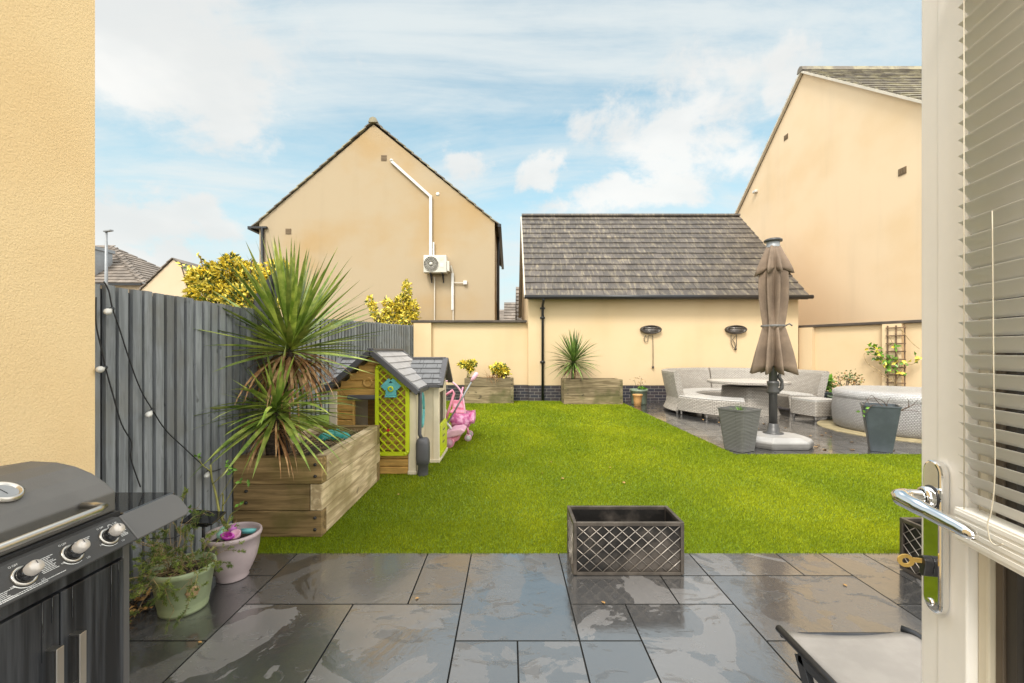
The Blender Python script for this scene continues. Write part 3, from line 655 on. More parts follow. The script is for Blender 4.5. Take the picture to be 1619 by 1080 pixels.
t = thing('hip_roof_house', 'distant house with hipped tiled roof and dormer at the far left', 'house', (-28,28,0))
MB().bb(-36,-24.0,28,36,-.04,5.85).build('wall', 'stucco_far', t)
mb = MB(); sl = Vector((0,4.4,3.5)); tiles(mb, (-36.3,27.7,5.75),(1,0,0),12.7,sl,sl.length,14,1.0,.05,.05, ends=lambda q:(0,12.7-6.2*q))
sl2 = Vector((-6.2,0,3.5)); tiles(mb, (-23.6,27.7,5.75),(0,1,0),8.6,sl2,sl2.length,14,1.0,.05,.06, ends=lambda q:(4.3*q,8.6-4.3*q)); mb.build('roof', 'tile_far', t)
MB().bb(-36,-23.6,27.55,27.68,5.62,5.75).build('gutter', 'black', t)
mb = MB(); mb.bb(-31,-27.3,28.0,29.6,6.2,8.1); d_ = mb.build('dormer', 'lampgrey', t); MB().bb(-31.1,-27.2,27.9,29.7,8.1,8.3).build('dormer_roof', 'lampgrey', d_); MB().bb(-28.6,-27.5,27.96,27.99,6.9,7.95).build('window', 'winglass', d_)
c = at(168,446,25); tp = at(168,366,25)
t = thing('street_lamp', 'thin grey street lamp in front of the distant left roof', 'street lamp', (c.x,25,0))
MB().tube([(c.x,25,0),(c.x,25,5.2),(c.x,25,tp.z)], [.09,.085,.06], 10).build('pole', 'lampgrey', t)
mb = MB(); mb.bar((c.x-.1,25,tp.z),(c.x+.42,24.9,tp.z+.04),.2,.09); mb.build('lamp_head', 'lampgrey', t, .02)

# ================= FENCES =================
def fence(name, label, pts, hgt, pitch, side, posts=True):
    t = thing(name, label, 'fence', (pts[0][0], pts[0][1], 0)); mb = MB(); dk = MB(); cap = MB()
    for (xa, ya), (xb, yb) in zip(pts, pts[1:]):
        a = Vector((xa,ya,0)); b = Vector((xb,yb,0)); d = (b-a); l = d.length; d /= l; nr = Vector((d.y,-d.x,0))*side; an = math.atan2(d.y, d.x)
        c = (a+b)/2-nr*.012; dk.box((c.x,c.y,hgt/2-.01), (l, .02, hgt-.04), an)
        x = 0
        while x < l-.02:
            w_ = pitch*random.uniform(.66,.74); z1 = hgt+random.uniform(-.006,.006)
            tl = random.uniform(-.003,.003); c = a+d*(x+w_/2)+nr*(.011+tl)
            mb.box((c.x,c.y,(z1-.02)/2+.01), (w_, .022, z1-.02), an + random.uniform(-.012,.012)); x += pitch
    mb.build('board_panel', 'fence', t); dk.build('gap_shade_sheet', 'fence_dark', t); return t
fence('fence', 'weathered grey vertical board fence behind the barbecue and pots', [(-2.13,2.165),(-2.13,3.86)], 1.775, .081, 1)
fence('fence', 'far grey board fence running to the cream garden wall behind the playhouse', [(-2.13,3.90),(-5.25,8.45),(-4.15,9.50),(-2.74,12.34)], 2.15, .094, 1)
# string lights
t = thing('string_lights', 'black string of clear bulbs draped down the grey fence', 'string lights', (-2.09,3.0,1.5))
def fp(x, y, X=-2.085):
    Z = -X*F/(VX-x); return Vector((X, Z, H-(y-VY)/F*Z))
def sm_path(pts, n=5):
    out = []; P_ = [Vector(p) for p in pts]
    for i in range(len(P_)-1):
        p0, p1, p2, p3 = P_[max(i-1,0)], P_[i], P_[i+1], P_[min(i+2,len(P_)-1)]
        for k in range(n):
            u = k/n; out.append(.5*((2*p1)+(p2-p0)*u+(2*p0-5*p1+4*p2-p3)*u*u+(3*p1-p0-3*p2+p3)*u**3))
    out.append(P_[-1]); return out
mb = MB(); mb.tube(sm_path([fp(*q) for q in [(164,445),(172,460),(178,488),(189,520),(205,570),(222,615),(241,648),(262,680),(290,707),(318,733),(334,745),(350,741)]]), .0035, 6)
mb.tube(sm_path([fp(*q) for q in [(152,470),(152,512),(160,550),(167,582),(178,622),(192,670),(208,700),(207,725),(222,770)]]), .0035, 6)
mb.build('cable', 'black', t)
for (x, y), (ex, ey) in [((178,488),(160,499)),((167,581),(148,588)),((241,648),(228,665)),((330,744),(323,762))]:
    a = fp(x, y); b = fp(ex, ey, -2.03); d = (b-a).normalized(); rot = d.to_track_quat('Z','Y').to_matrix()
    s_ = MB().lathe([(0,0),(.010,0),(.011,.022),(.006,.026)], a, 12, tilt=rot).build('bulb_socket', 'black', t)
    mb = MB(); mb.lathe([(.007,.022),(.010,.035),(.016,.055),(.017,.068),(.010,.082),(0,.086)], a, 14, tilt=rot); MB().tube([a+d*.025, a+d*.065], .004, 6).build('filament', 'white', s_); mb.build('bulb', 'glass_bulb', s_)

# ================= RAISED BEDS =================
def bed(label, x0, x1, y0, y1, h, n, mx, my, group=None):
    t = thing('raised_bed', label, 'planter', ((x0+x1)/2, (y0+y1)/2, 0), group); th_ = .09; ch = h/n; g_ = .004
    for i in range(n):
        z0 = i*ch+g_/2; z1 = (i+1)*ch-g_/2; z0 = max(z0, .003); q = random.uniform(-.004,.004)
        if i % 2 == 1: fx0, fx1, sy0, sy1 = x0, x1-th_-g_, y0, y1
        else: fx0, fx1, sy0, sy1 = x0, x1, y0+th_+g_, y1-th_-g_
        MB().bb(fx0, fx1, y0+q, y0+th_+q, z0, z1).build('sleeper', mx, t, .005); MB().bb(fx0, fx1, y1-th_, y1, z0, z1).build('sleeper', mx, t, .005)
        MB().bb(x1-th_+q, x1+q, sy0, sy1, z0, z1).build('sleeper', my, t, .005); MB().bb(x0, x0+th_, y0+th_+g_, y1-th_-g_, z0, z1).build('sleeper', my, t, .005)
        for bx in ((x1-.05,) if i % 2 == 0 else (x0+.10,)):
            for bz in (.3, .75):
                c = (bx, y0+q-.003, z0+(z1-z0)*bz); MB().lathe([(0,.008),(.011,.007),(.013,0),(.013,-.004)], c, 8, tilt=Matrix.Rotation(PI/2,3,'X')).build('bolt', 'bolt', t)
    mb = MB(); nx, ny = 14, 14; vs = []
    for i in range(nx+1):
        for j in range(ny+1):
            x = x0+th_+(x1-x0-2*th_)*i/nx; y = y0+th_+(y1-y0-2*th_)*j/ny; vs.append((x, y, h-.07+random.uniform(-.015,.02)))
    mb.add(vs, [(i*(ny+1)+j,(i+1)*(ny+1)+j,(i+1)*(ny+1)+j+1,i*(ny+1)+j+1) for i in range(nx) for j in range(ny)], 0, .5, True)
    mb.bb(x0+th_, x1-th_, y0+th_, y1-th_, .02, h-.1); mb.build('soil', 'soil', t); return t
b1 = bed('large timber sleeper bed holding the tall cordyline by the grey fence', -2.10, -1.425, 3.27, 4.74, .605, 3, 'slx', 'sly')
b2 = bed('mossy sleeper bed with yellow flowering shrubs against the garden wall', -1.2, .12, 11.55, 12.15, .68, 3, 'slbx', 'slby')
b3 = bed('mossy sleeper bed holding the small cordyline beside the downpipe', 1.45, 3.0, 11.35, 12.05, .66, 3, 'slbx', 'slby')

# ================= CORDYLINES =================
def rdir(el, az): return Vector((math.cos(el)*math.cos(az), math.cos(el)*math.sin(az), math.sin(el)))
def crown(mb, c, n, l, w_, elmin, elmax, drp, mi=0):
    for i in range(n):
        u = (i+.5)/n; el = R(elmin+(elmax-elmin)*(u**.9)); az = i*2.39996+random.uniform(-.25,.25); d = rdir(el+random.uniform(-.1,.1), az)
        ll = l*random.uniform(.8,1.08)*(1 if u > .15 else .9)
        mb.sword(Vector(c)+d*.02+Vector((0,0,.10*(u-.5))), d, ll, w_*random.uniform(.8,1.1), drp*random.uniform(.4,1.5)*math.cos(el), mi)
def skirt(mb, c, n, l, w_, mi=0, h=.25):
    for i in range(n):
        az = random.uniform(0, 2*PI); el = R(random.uniform(-40, 12)); d = rdir(el, az)
        mb.sword(Vector(c)+Vector((0,0,random.uniform(-h,0)))+d*.02, d, l*random.uniform(.6,1.1), w_*random.uniform(.6,1), random.uniform(1.0,2.4), mi)
t = thing('cordyline', 'tall two headed cordyline with brown dead leaves in the timber bed', 'palm', (-1.88,3.62,.5))
C1 = at(459,548,3.62); C2 = at(437,650,3.36)
mb = MB(); mb.tube([(-1.90,3.62,.48),(-1.885,3.62,.9),(-1.86,3.61,1.2),tuple(C1)], [.05,.042,.04,.03], 10)
mb.tube([(-1.92,3.50,.48),(-1.90,3.42,.7),tuple(C2)], [.045,.04,.03], 10); mb.build('trunk', 'bark', t)
mb = MB(); crown(mb, C1, 150, .84, .043, -10, 86, .2); mb.build('upper_crown', 'leaf_palm', t)
mb = MB(); crown(mb, C2, 80, .72, .035, -30, 22, .45); crown(mb, C2, 34, .46, .032, 22, 82, .3); mb.build('lower_crown', 'leaf_palm', t)
mb = MB(); skirt(mb, C1-Vector((0,0,.04)), 140, .58, .028, h=.10); skirt(mb, C2-Vector((0,0,.06)), 60, .40, .018, h=.12); mb.build('dead_leaves', 'leaf_dead', t)
C3 = at(907,572,11.55)
t = thing('cordyline', 'small round cordyline in the sleeper bed by the black downpipe', 'palm', (C3.x,11.6,.6))
MB().tube([(C3.x,11.6,.55),(C3.x,11.58,C3.z)], [.06,.05], 8).build('trunk', 'bark', t)
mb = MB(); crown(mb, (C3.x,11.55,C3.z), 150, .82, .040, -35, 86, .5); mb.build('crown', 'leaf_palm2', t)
mb = MB(); skirt(mb, (C3.x-.05,11.55,C3.z-.1), 30, .4, .02, h=.2); mb.build('dead_leaves', 'leaf_dead', t)

# ================= SHRUBS =================
def foliage(mb, blobs_, n, l, w_, mis=(0,), up=.25, shell=.55, z0=-9):
    tot = sum(b[3]*b[4] for b in blobs_)
    for bx, by, bz, rx, rz in blobs_:
        for _ in range(int(n*rx*rz/tot)):
            d = Vector(rng.normal(size=3)).normalized(); rr = random.uniform(shell, 1)**.7
            rr *= .82+.35*noise.noise(Vector((bx,by,bz))*3+d*2.2)
            p = Vector((bx+d.x*rx*rr, by+d.y*rx*rr*.8, bz+d.z*rz*rr))
            if p.z < z0: continue
            dd = (d+Vector(rng.normal(size=3))*.9+Vector((0,0,up))).normalized(); mb.leaf(p, dd, l*random.uniform(.6,1.2), w_*random.uniform(.7,1.2), random.choice(mis))
def branches(mb, root, tips, r=.012, mi=0):
    for tp_ in tips:
        m1 = Vector(root).lerp(Vector(tp_), .5)+Vector((random.uniform(-.1,.1),random.uniform(-.1,.1),.05)); mb.tube([root, m1, tp_], [r, r*.6, r*.25], 5, mi)
BZ = 5.9
bl = [(*at(x,y,BZ+q), rx, rz) for x,y,q,rx,rz in [(330,445,0,.30,.20),(360,432,.1,.28,.20),(395,440,.2,.30,.22),(425,450,.1,.30,.22),(340,468,0,.40,.22),(400,475,0,.45,.25),(312,437,0,.14,.10),(366,415,.2,.14,.12),(440,435,0,.2,.2)]]
t = thing('elaeagnus_bush', 'large golden yellow leaved shrub showing over the grey fence', 'shrub', (-3.75,5.95,0))
mb = MB(); foliage(mb, bl, 8500, .075, .038, (0,0,0,1), shell=.7); 
for a, b in [((320,440),(286,418)),((330,430),(316,405)),((375,430),(364,404)),((405,440),(398,412))]:
    p0 = at(*a, BZ); p1 = at(*b, BZ)
    for k in range(26): u = random.random(); mb.leaf(p0.lerp(p1,u)+Vector(rng.normal(size=3))*.018, rng.normal(size=3), .07, .035, random.choice((0,0,1)))
mb.build('foliage', ['leaf_yellow','leaf_green'], t)
mb = MB(); branches(mb, (-3.75,5.95,0), [b[:3] for b in bl]+[tuple(at(*q,BZ)) for q in ((286,418),(316,405),(364,404),(398,412))], .03); mb.build('trunk', 'twig_dark', t)
BZ2 = 12.9
t = thing('elaeagnus_bush', 'upright golden yellow shrub behind the far fence by the garden wall', 'shrub', (-3.25,12.9,0))
bl = [(*at(x,y,BZ2), rx, rz) for x,y,rx,rz in [(643,460,.13,.38),(636,482,.28,.32),(650,490,.22,.35),(622,490,.26,.25),(612,482,.14,.2),(590,488,.10,.25),(584,476,.08,.16),(600,502,.22,.15),(645,505,.35,.3),(620,508,.4,.25)]]
mb = MB(); foliage(mb, bl, 2600, .13, .06, (0,0,0,0,1)); mb.build('foliage', ['leaf_yellow','leaf_green'], t)
mb = MB(); branches(mb, (-3.2,12.9,0), [b[:3] for b in bl], .035); mb.build('trunk', 'twig_dark', t)
# flowering shrubs in the back bed
for nm, px_, label, s_ in (('a', (738,578,.30,.15), 'sparse yellow shrub at the left end of the flower bed', 0), ('b', (789,584,.28,.18), 'round bright yellow shrub at the right end of the flower bed', 1)):
    c = at(px_[0], px_[1], 11.75); t = thing('spotted_laurel', label, 'shrub', (c.x,11.8,.6))
    bs_ = [(c.x,11.8,c.z,px_[2],px_[3]),(c.x+.1,11.75,c.z-.08,.2,.14)] if s_ else [(c.x-.05,11.8,c.z+.02,.2,.10),(c.x+.15,11.85,c.z+.05,.14,.09),(c.x+.1,11.8,c.z-.05,.1,.12)]
    mb = MB(); foliage(mb, bs_, 900 if s_ else 560, .10, .06, (0,0,0,1) if s_ else (0,0,1), shell=.3); mb.build('foliage', ['leaf_lemon','leaf_green'] if False else ['leaf_yellow','leaf_green'], t)
    mb = MB(); branches(mb, (c.x,11.8,.58), [(c.x+random.uniform(-.15,.15),11.8,c.z) for _ in range(6)], .01); mb.build('stem', 'twig_green', t)
t = thing('dry_grass', 'brown withered grass tuft hanging over the flower bed front', 'plant', (-.42,11.66,.6))
mb = MB()
for i in range(130):
    az = random.uniform(0,2*PI); mb.sword((-.42+random.uniform(-.18,.18),11.66,.62), rdir(R(random.uniform(20,75)),az), random.uniform(.2,.42), .008, random.uniform(.6,2.4), 0, None, 5)
mb.build('blades', 'leaf_dead', t)

# ================= PLAYHOUSE =================
PX0, PX1, PY0, PY1 = -2.04, -1.07, 4.93, 6.15; AXP = -1.56
t = thing('playhouse', 'plastic playhouse with grey roof, tan walls and lime lattice panel', 'playhouse', (AXP, 5.5, 0))
EZ = .985
# front wall of horizontal logs with window hole
mb = MB(); nl = 11; lh = .985/nl
def logrow(z0, z1, xa, xb, r): mb.prism([(PY0+.012,z0+.002),(PY0,z0+.012),(PY0,z1-.012),(PY0+.012,z1-.002),(PY0+.03,z1-.002),(PY0+.03,z0+.002)], 0, xa, xb)
for i in range(nl+4):
    z0 = i*lh; z1 = z0+lh; xa, xb = PX0, PX1
    if z0 > .93: hw = (1.40-z1)/(1.40-.97)*.49; xa, xb = AXP-hw, AXP+hw
    if xb-xa < .03: continue
    if .42 < (z0+z1)/2 < .88:
        logrow(z0, z1, xa, -1.80, i); logrow(z0, z1, -1.50, xb, i)
    else: logrow(z0, z1, xa, xb, i)
mb.build('front_wall', 'ph_tan', t, .003)
MB().bb(PX0+.0, PX0+.03, PY0+.032, PY1, 0, EZ-.02).build('side_wall', 'ph_cream', t)
mb = MB(); mb.bb(PX1-.03, PX1, PY0+.032, 5.47, 0, EZ-.02); mb.build('side_wall', 'ph_cream', t)
mb = MB(); mb.prism([(PX0,0),(PX0,EZ),(AXP,1.36),(PX1,EZ),(PX1,0)], 1, PY1-.03, PY1); mb.build('back_wall', 'ph_tan', t)
mb = MB(); mb.bb(PX1-.085,PX1+.008,PY0-.018,PY0+.06,0,EZ-.03); mb.bb(PX1-.09,PX1+.014,PY0-.024,PY0+.064,0,.05); mb.build('corner_post', 'ph_cream', t, .01)
mb = MB(); mb.bb(PX0-.02,PX0+.07,PY0-.018,PY0+.06,0,EZ-.03); mb.build('corner_post', 'ph_cream', t, .01)
wf = MB(); wf.bb(-1.80,-1.775,PY0-.008,PY0+.04,.42,.865); wf.bb(-1.525,-1.50,PY0-.008,PY0+.04,.42,.865); wf.bb(-1.80,-1.50,PY0-.012,PY0+.05,.405,.43); w_ = wf.build('window', 'ph_tan', t, .004)
MB().bb(-1.84,-1.47,PY0-.05,PY0+.02,.865,.915).build('lintel', 'ph_grey', w_, .01)
MB().lathe([(.03,0),(.055,.0),(.06,.01),(.05,.014),(.035,.006)], (-1.62,PY0-.001,1.06), 20, tilt=Matrix.Rotation(PI/2,3,'X')).build('round_moulding', 'ph_tan', t)
MB().prism([(PX0+.03,.90),(PX0+.03,EZ-.04),(AXP,1.345),(PX1-.03,EZ-.04),(PX1-.03,.90)], 1, PY0+.012, PY0+.029).build('gable_panel', 'ph_tan', t)
# main roof: ridge along Y
def proof(mb, a, b, u, L_, n, mi=0, joints=4):
    """stepped roof slab from eave line a.. up to b along slope; u = ridge direction vector (length L_)"""
    a = Vector(a); b = Vector(b); u = Vector(u); sl_ = (b-a); nr_ = u.cross(sl_).normalized()
    if nr_.z < 0: nr_ = -nr_
    for i in range(n):
        p0 = a+sl_*(i/n); p1 = a+sl_*((i+1)/n); js = [0]+sorted(random.uniform(.12,.9) for _ in range(joints))+[1]
        for j in range(len(js)-1):
            if js[j+1]-js[j] < .05: pass
            q0 = p0+u*(L_*js[j]); q1 = p0+u*(L_*js[j+1]); e = u*.002
            vs = [q0+e,q1-e,q1-e+sl_/n*1.0,q0+e+sl_/n*1.0]
            top = [vs[0]+nr_*.034,vs[1]+nr_*.034,vs[2]+nr_*.022,vs[3]+nr_*.022]
            mb.add(vs+top, [(3,2,1,0),(4,5,6,7),(0,1,5,4),(1,2,6,5),(2,3,7,6),(3,0,4,7)], mi)
RP = 1.40; s0 = (-1.035,4.87,.975); s1_ = (AXP,4.87,RP)
mb = MB(); proof(mb, s0, s1_, (0,1,0), 1.33, 6); proof(mb, (2*AXP+1.035,4.87,.975), s1_, (0,1,0), 1.33, 6); rf = mb.build('roof', 'ph_roof', t)
mb = MB()
for sx in (1,-1):
    ex = AXP+sx*(-1.02-AXP); mb.bar((ex,4.845,.945),(AXP,4.845,RP+.012),.06,.085,up=(0,1,0)); mb.bar((ex,6.22,.945),(AXP,6.22,RP+.012),.06,.085,up=(0,1,0)); mb.bar((ex-sx*.005,4.85,.965),(ex-sx*.005,5.36,.965),.05,.055)
mb.bar((AXP,4.83,RP+.035),(AXP,6.23,RP+.035),.07,.03); mb.build('barge_board', 'ph_grey', rf, .006)
# cross wing
WX0, WX1, WY0, WY1, WR = -2.22, -.905, 5.45, 6.15, 1.29; wm = 5.80
for nm, xx in (('r', WX1), ('l', WX0)):
    s_ = 1 if nm == 'r' else -1; xi = PX1 if nm == 'r' else PX0
    mb = MB(); a_, b_ = sorted((xi+s_*.001, xx)); mb.bb(a_, b_, WY0, WY0+.03, 0, .98); mb.build('wing_wall', 'ph_cream', t)
    mb = MB(); mb.bb(a_, b_, WY1-.03, WY1, 0, .98); mb.build('wing_wall', 'ph_cream', t)
    x0_, x1_ = sorted((xx-s_*.03, xx+s_*.002))
    mb = MB(); mb.prism([(WY0,0),(WY0,.98),(wm,1.25),(WY1,.98),(WY1,0),(WY1-.09,0),(WY1-.09,.88),(WY0+.09,.88),(WY0+.09,0)], 0, x0_, x1_)
    mb.build('wing_gable', 'ph_cream' , t)
    mb = MB(); e0 = xx+s_*.05; x_in = AXP
    a0, a1 = sorted((e0, x_in)); 
    if nm == 'r': a0 = -1.30
    else: a1 = -1.82
    proof(mb, (a0,5.36,.99), (a0,wm,WR), (1,0,0), a1-a0, 5, joints=3); proof(mb, (a0,6.24,.99), (a0,wm,WR), (1,0,0), a1-a0, 5, joints=3)
    wr = mb.build('wing_roof', 'ph_roof2', t)
    mb = MB(); mb.bar((e0,5.335,.975),(e0,wm,WR+.02),.05,.07,up=(1,0,0)); mb.bar((e0,6.265,.975),(e0,wm,WR+.02),.05,.07,up=(1,0,0)); mb.bar((a0,wm,WR+.03),(a1,wm,WR+.03),.06,.03); mb.bar((a0+.0,5.345,.985),(a1,5.345,.985),.03,.045); mb.build('barge_board', 'ph_grey', wr, .005)
mb = MB(); mb.bb(WX1-.01,WX1+.018,WY0+.07,WY1-.07,.05,.47)
dr_ = mb.build('half_door', 'lime', t, .008)
mb = MB()
for z in (.08,.43): mb.bb(WX1+.018,WX1+.028,WY0+.09,WY1-.09,z-.02,z+.02)
for y in (WY0+.10,WY1-.10): mb.bb(WX1+.018,WX1+.028,y-.02,y+.02,.10,.41)
mb.build('door_moulding', 'lime', dr_, .004)
mb = MB()
for z in (.2,.28,.36): mb.bb(WX1+.017,WX1+.022,5.70+z*.2,5.84+z*.2,z-.008,z+.008)
mb.build('letter_slot', 'ph_grey', dr_)
mb = MB(); mb.bb(WX1-.06,WX1+.02,WY0-.012,WY0+.05,0,.97); mb.bb(WX1-.165,WX1+.028,WY0-.022,WY0+.055,0,.05); mb.bb(WX1-.0,WX1+.03,WY0+.05,WY1,0,.045); mb.build('corner_post', 'ph_cream', t, .008)
MB().bb(WX1-.025,WX1-.004,WY0+.09,WY0+.16,.05,.88).build('door_jamb', 'ph_tan', t)
# oval window on right wall
mb = MB(); pts = [(PX1+.004, 5.25+.085*math.cos(q*PI/12), .70+.20*math.sin(q*PI/12)) for q in range(25)]; mb.tube(pts, .022, 8); mb.build('oval_window', 'cyan', t)
# downpipe + water butt
mb = MB(); mb.tube([(PX1+.055,4.90,.95),(PX1+.055,4.90,.86),(PX1+.05,4.90,.47),(PX1+.08,4.90,.40)], .022, 10); mb.build('downpipe', 'ph_grey', t)
mb = MB(); mb.lathe([(.058,0),(.058,.12),(.072,.13),(.078,.2),(.078,.36),(.068,.40),(.05,.425),(0,.43)], (PX1+.085,4.915,0), 20, shape=lambda q: 1/max(abs(math.cos(q)),abs(math.sin(q)))**.55); mb.build('water_butt', 'ph_grey', t)
# lattice panel, pentagon
Yl = PY0-.035; poly = [(-1.50,.27),(-1.50,1.225),(-1.475,1.245),(-1.44,1.235),(-1.17,1.01),(-1.155,.98),(-1.155,.27),(-1.18,.25),(-1.475,.25)]
mb = MB()
for a, b in zip(poly, poly[1:]+poly[:1]): mb.bar((a[0],Yl,a[1]),(b[0],Yl,b[1]),.042,.04,up=(0,1,0)); mb.lathe([(0,-.021),(.02,-.02),(.02,.02),(0,.021)], (a[0],Yl,a[1]), 12, tilt=Matrix.Rotation(PI/2,3,'X'))
lp = mb.build('lattice_panel', 'lime', t)
def inside(x, z): return -1.49 < x < -1.165 and .26 < z < (1.235 if x < -1.44 else 1.235-(x+1.44)*.833)
mb = MB()
for s_ in (1,-1):
    for k in range(-30, 60):
        c0 = k*.094; run = []
        for q in range(0, 120):
            x = -1.50+.35*q/119; z = (c0 + s_*(x+1.33)*1.0)
            if inside(x, z): run.append((x, z))
        if len(run) > 2: mb.bar((run[0][0],Yl+.006*s_,run[0][1]),(run[-1][0],Yl+.006*s_,run[-1][1]),.010,.030,up=(0,1,0))
mb.build('lattice', 'lime', lp)
bx_, bz_ = -1.335, 1.0
mb = MB(); mb.prism([(bx_-.06,bz_-.085),(bx_-.06,bz_+.01),(bx_,bz_+.065),(bx_+.06,bz_+.01),(bx_+.06,bz_-.085)], 1, Yl-.05, Yl-.012); mb.bb(bx_-.065,bx_+.065,Yl-.07,Yl-.01,bz_-.105,bz_-.086)
for s_ in (1,-1): mb.bar((bx_+s_*.092,Yl-.04,bz_-.005),(bx_,Yl-.04,bz_+.085),.07,.018,up=(0,1,0))
bh = mb.build('bird_box', 'cyan', lp, .004); MB().lathe([(.018,0),(.033,0),(.033,.008),(.018,.008)], (bx_,Yl-.052,bz_-.01), 18, tilt=Matrix.Rotation(PI/2,3,'X')).build('entrance_ring', 'lime', bh)
mb = MB(); mb.box((-1.37,Yl-.024,.52), (.032,.012,.032), Matrix.Rotation(PI/4,3,'Y')); mb.build('flower', 'red', lp)
mb = MB(); mb.leaf((-1.37,Yl-.024,.50),(-1,-.2,-.35),.07,.03,up=(0,-1,0)); mb.leaf((-1.37,Yl-.024,.50),(1,-.2,-.2),.07,.03,up=(0,-1,0)); mb.build('flower_leaves', 'lime', lp)

# ================= PINK TOYS =================
Zt = 6.35
def tp2(x, y, Z=Zt): return at(x, y, Z)
t = thing('toy_tricycle', 'pink ride-on toy with a long grey parent push handle by the playhouse', 'ride-on toy', (-.85,6.3,0))
w0 = tp2(711,695.5); mb = MB()
def wheel(name, parent, c, r, w, m1, m2, ax='Y'):
    tl = Matrix.Rotation(PI/2,3,'X')
    ty = MB().lathe([(r*.72,-w/2),(r*.95,-w/2),(r,-w/4),(r,w/4),(r*.95,w/2),(r*.72,w/2)], c, 24, tilt=tl).build(name, m1, parent)
    MB().lathe([(0,-w*.55),(r*.2,-w*.6),(r*.3,-w*.35),(r*.72,-w*.4),(r*.72,w*.4),(r*.3,w*.35),(0,w*.55)], c, 20, tilt=tl).build('hub', m2, ty)
wheel('wheel', t, (w0.x, 6.28, .078), .078, .05, 'pink', 'palepink'); wheel('wheel', t, (w0.x, 6.60, .078), .078, .05, 'pink', 'palepink'); wheel('wheel', t, (-1.22, 6.45, .09), .09, .05, 'pink', 'palepink')
mb = MB(); mb.prism([(-.98,.13),(-.93,.22),(-.83,.27),(-.70,.285),(-.64,.25),(-.70,.19),(-.82,.165),(-.88,.15)], 1, 6.24, 6.64); mb.build('seat', 'palepink', t, .02, 3)
mb = MB(); mb.prism([(-.90,.09),(-.88,.15),(-.80,.165),(-.70,.19),(-.75,.10),(-.84,.06)], 1, 6.30, 6.58); mb.build('body', 'red_pink' if False else 'pink', t, .02, 3)
mb = MB(); a = tp2(706,672,6.4); b = tp2(747,601,6.4); mb.tube([a, a.lerp(b,.5), b], .012, 8); mb.build('push_pole', 'lampgrey', t)
mb = MB(); g0 = tp2(745,603,6.4); g1 = tp2(753.5,591,6.4); mb.tube([g0, g0.lerp(g1,.4), g1, g1+Vector((.01,0,.02))], [.018,.032,.034,.012], 10); mb.build('handle_grip', 'palepink', t)
mb = MB(); a = tp2(705,668,6.4); mb.tube([a, a+Vector((.06,0,-.06)), a+Vector((.1,0,-.16))], .02, 8); mb.tube([tp2(700,672,6.4), tp2(705,648,6.4)],.014,8); mb.build('front_fork', 'white', t)
t = thing('dolls_pushchair', 'pink fabric dolls pushchair with curved frame beside the playhouse', 'toy pushchair', (-.72,6.95,0))
Zp = 6.9
def q2(x, y, dz=0): return at(x, y, Zp+dz)
for dz_ in (-.16, .16):
    mb = MB(); mb.tube(sm_path([q2(700,603,dz_),q2(712,603,dz_),q2(722,610,dz_),q2(730,622,dz_),q2(734,642,dz_),q2(736,662,dz_),q2(739,676,dz_)]), .014, 8); mb.build('frame_tube', 'palepink', t)
    mb = MB(); mb.tube([q2(738,672,dz_), q2(741,688,dz_)], .018, 8); mb.tube([q2(732,612,dz_), q2(728,630,dz_), q2(712,668,dz_)], .013, 8); mb.build('leg', 'pink', t)
    mb = MB(); mb.tube([q2(703,626,dz_), q2(716,617,dz_), q2(718,622,dz_), q2(711,645,dz_), q2(703,668,dz_)], .02, 8); mb.build('seat_frame', 'purple' if dz_ > 0 else 'pink', t)
mb = MB(); mb.tube([q2(700,602,-.16), q2(696,602,0), q2(700,602,.16)], .014, 8); mb.build('handle', 'mint', t)
mb = MB(); c = [(q2(712,650),.02),(q2(742,652),.0)]
def cloth_box(mb, x0, x1, y0, y1, z0, z1, bulge=.03, n=6):
    vs = []
    m_ = n+1
    for k in range(m_):
        z = z0+(z1-z0)*k/n; b_ = bulge*math.sin(PI*k/n)
        for (xx, yy) in [(x0-b_,y0-b_),((x0+x1)/2,y0-b_*1.6),(x1+b_,y0-b_),(x1+b_*1.6,(y0+y1)/2),(x1+b_,y1+b_),((x0+x1)/2,y1+b_*1.6),(x0-b_,y1+b_),(x0-b_*1.6,(y0+y1)/2)]:
            vs.append((xx+random.uniform(-.008,.008), yy, z+random.uniform(-.008,.008)))
    fs = [(i*8+j,i*8+(j+1)%8,(i+1)*8+(j+1)%8,(i+1)*8+j) for i in range(n) for j in range(8)]+[tuple(reversed(range(8)))]
    mb.add(vs, fs, 0, None, True)
cloth_box(mb, -.90, -.63, 6.72, 7.08, .22, .44, .012, 4); mb.build('basket', 'hotpink', t)
mb = MB(); mb.prism([(-.93,.445),(-.925,.60),(-.90,.615),(-.75,.60),(-.72,.45)], 1, 7.02, 7.06); mb.prism([(-.93,.445),(-.93,.47),(-.70,.455),(-.70,.43)], 1, 6.74, 7.018); mb.build('seat_fabric', 'pink', t, .006)
MB().prism([(-.90,.50),(-.90,.56),(-.77,.555),(-.75,.49)], 1, 7.012, 7.019).build('seat_panel', 'palepink', t)
mb = MB(); cloth_box(mb, -.615, -.555, 6.76, 7.04, .28, .45, .008, 3); mb.build('foot_apron', 'hotpink', t)
for (x, z, y) in ((-.645,.055,6.74),(-.645,.055,7.06),(-.93,.055,6.74),(-.93,.055,7.06)): wheel('wheel', t, (x,y,z), .055, .035, 'palepink', 'white')

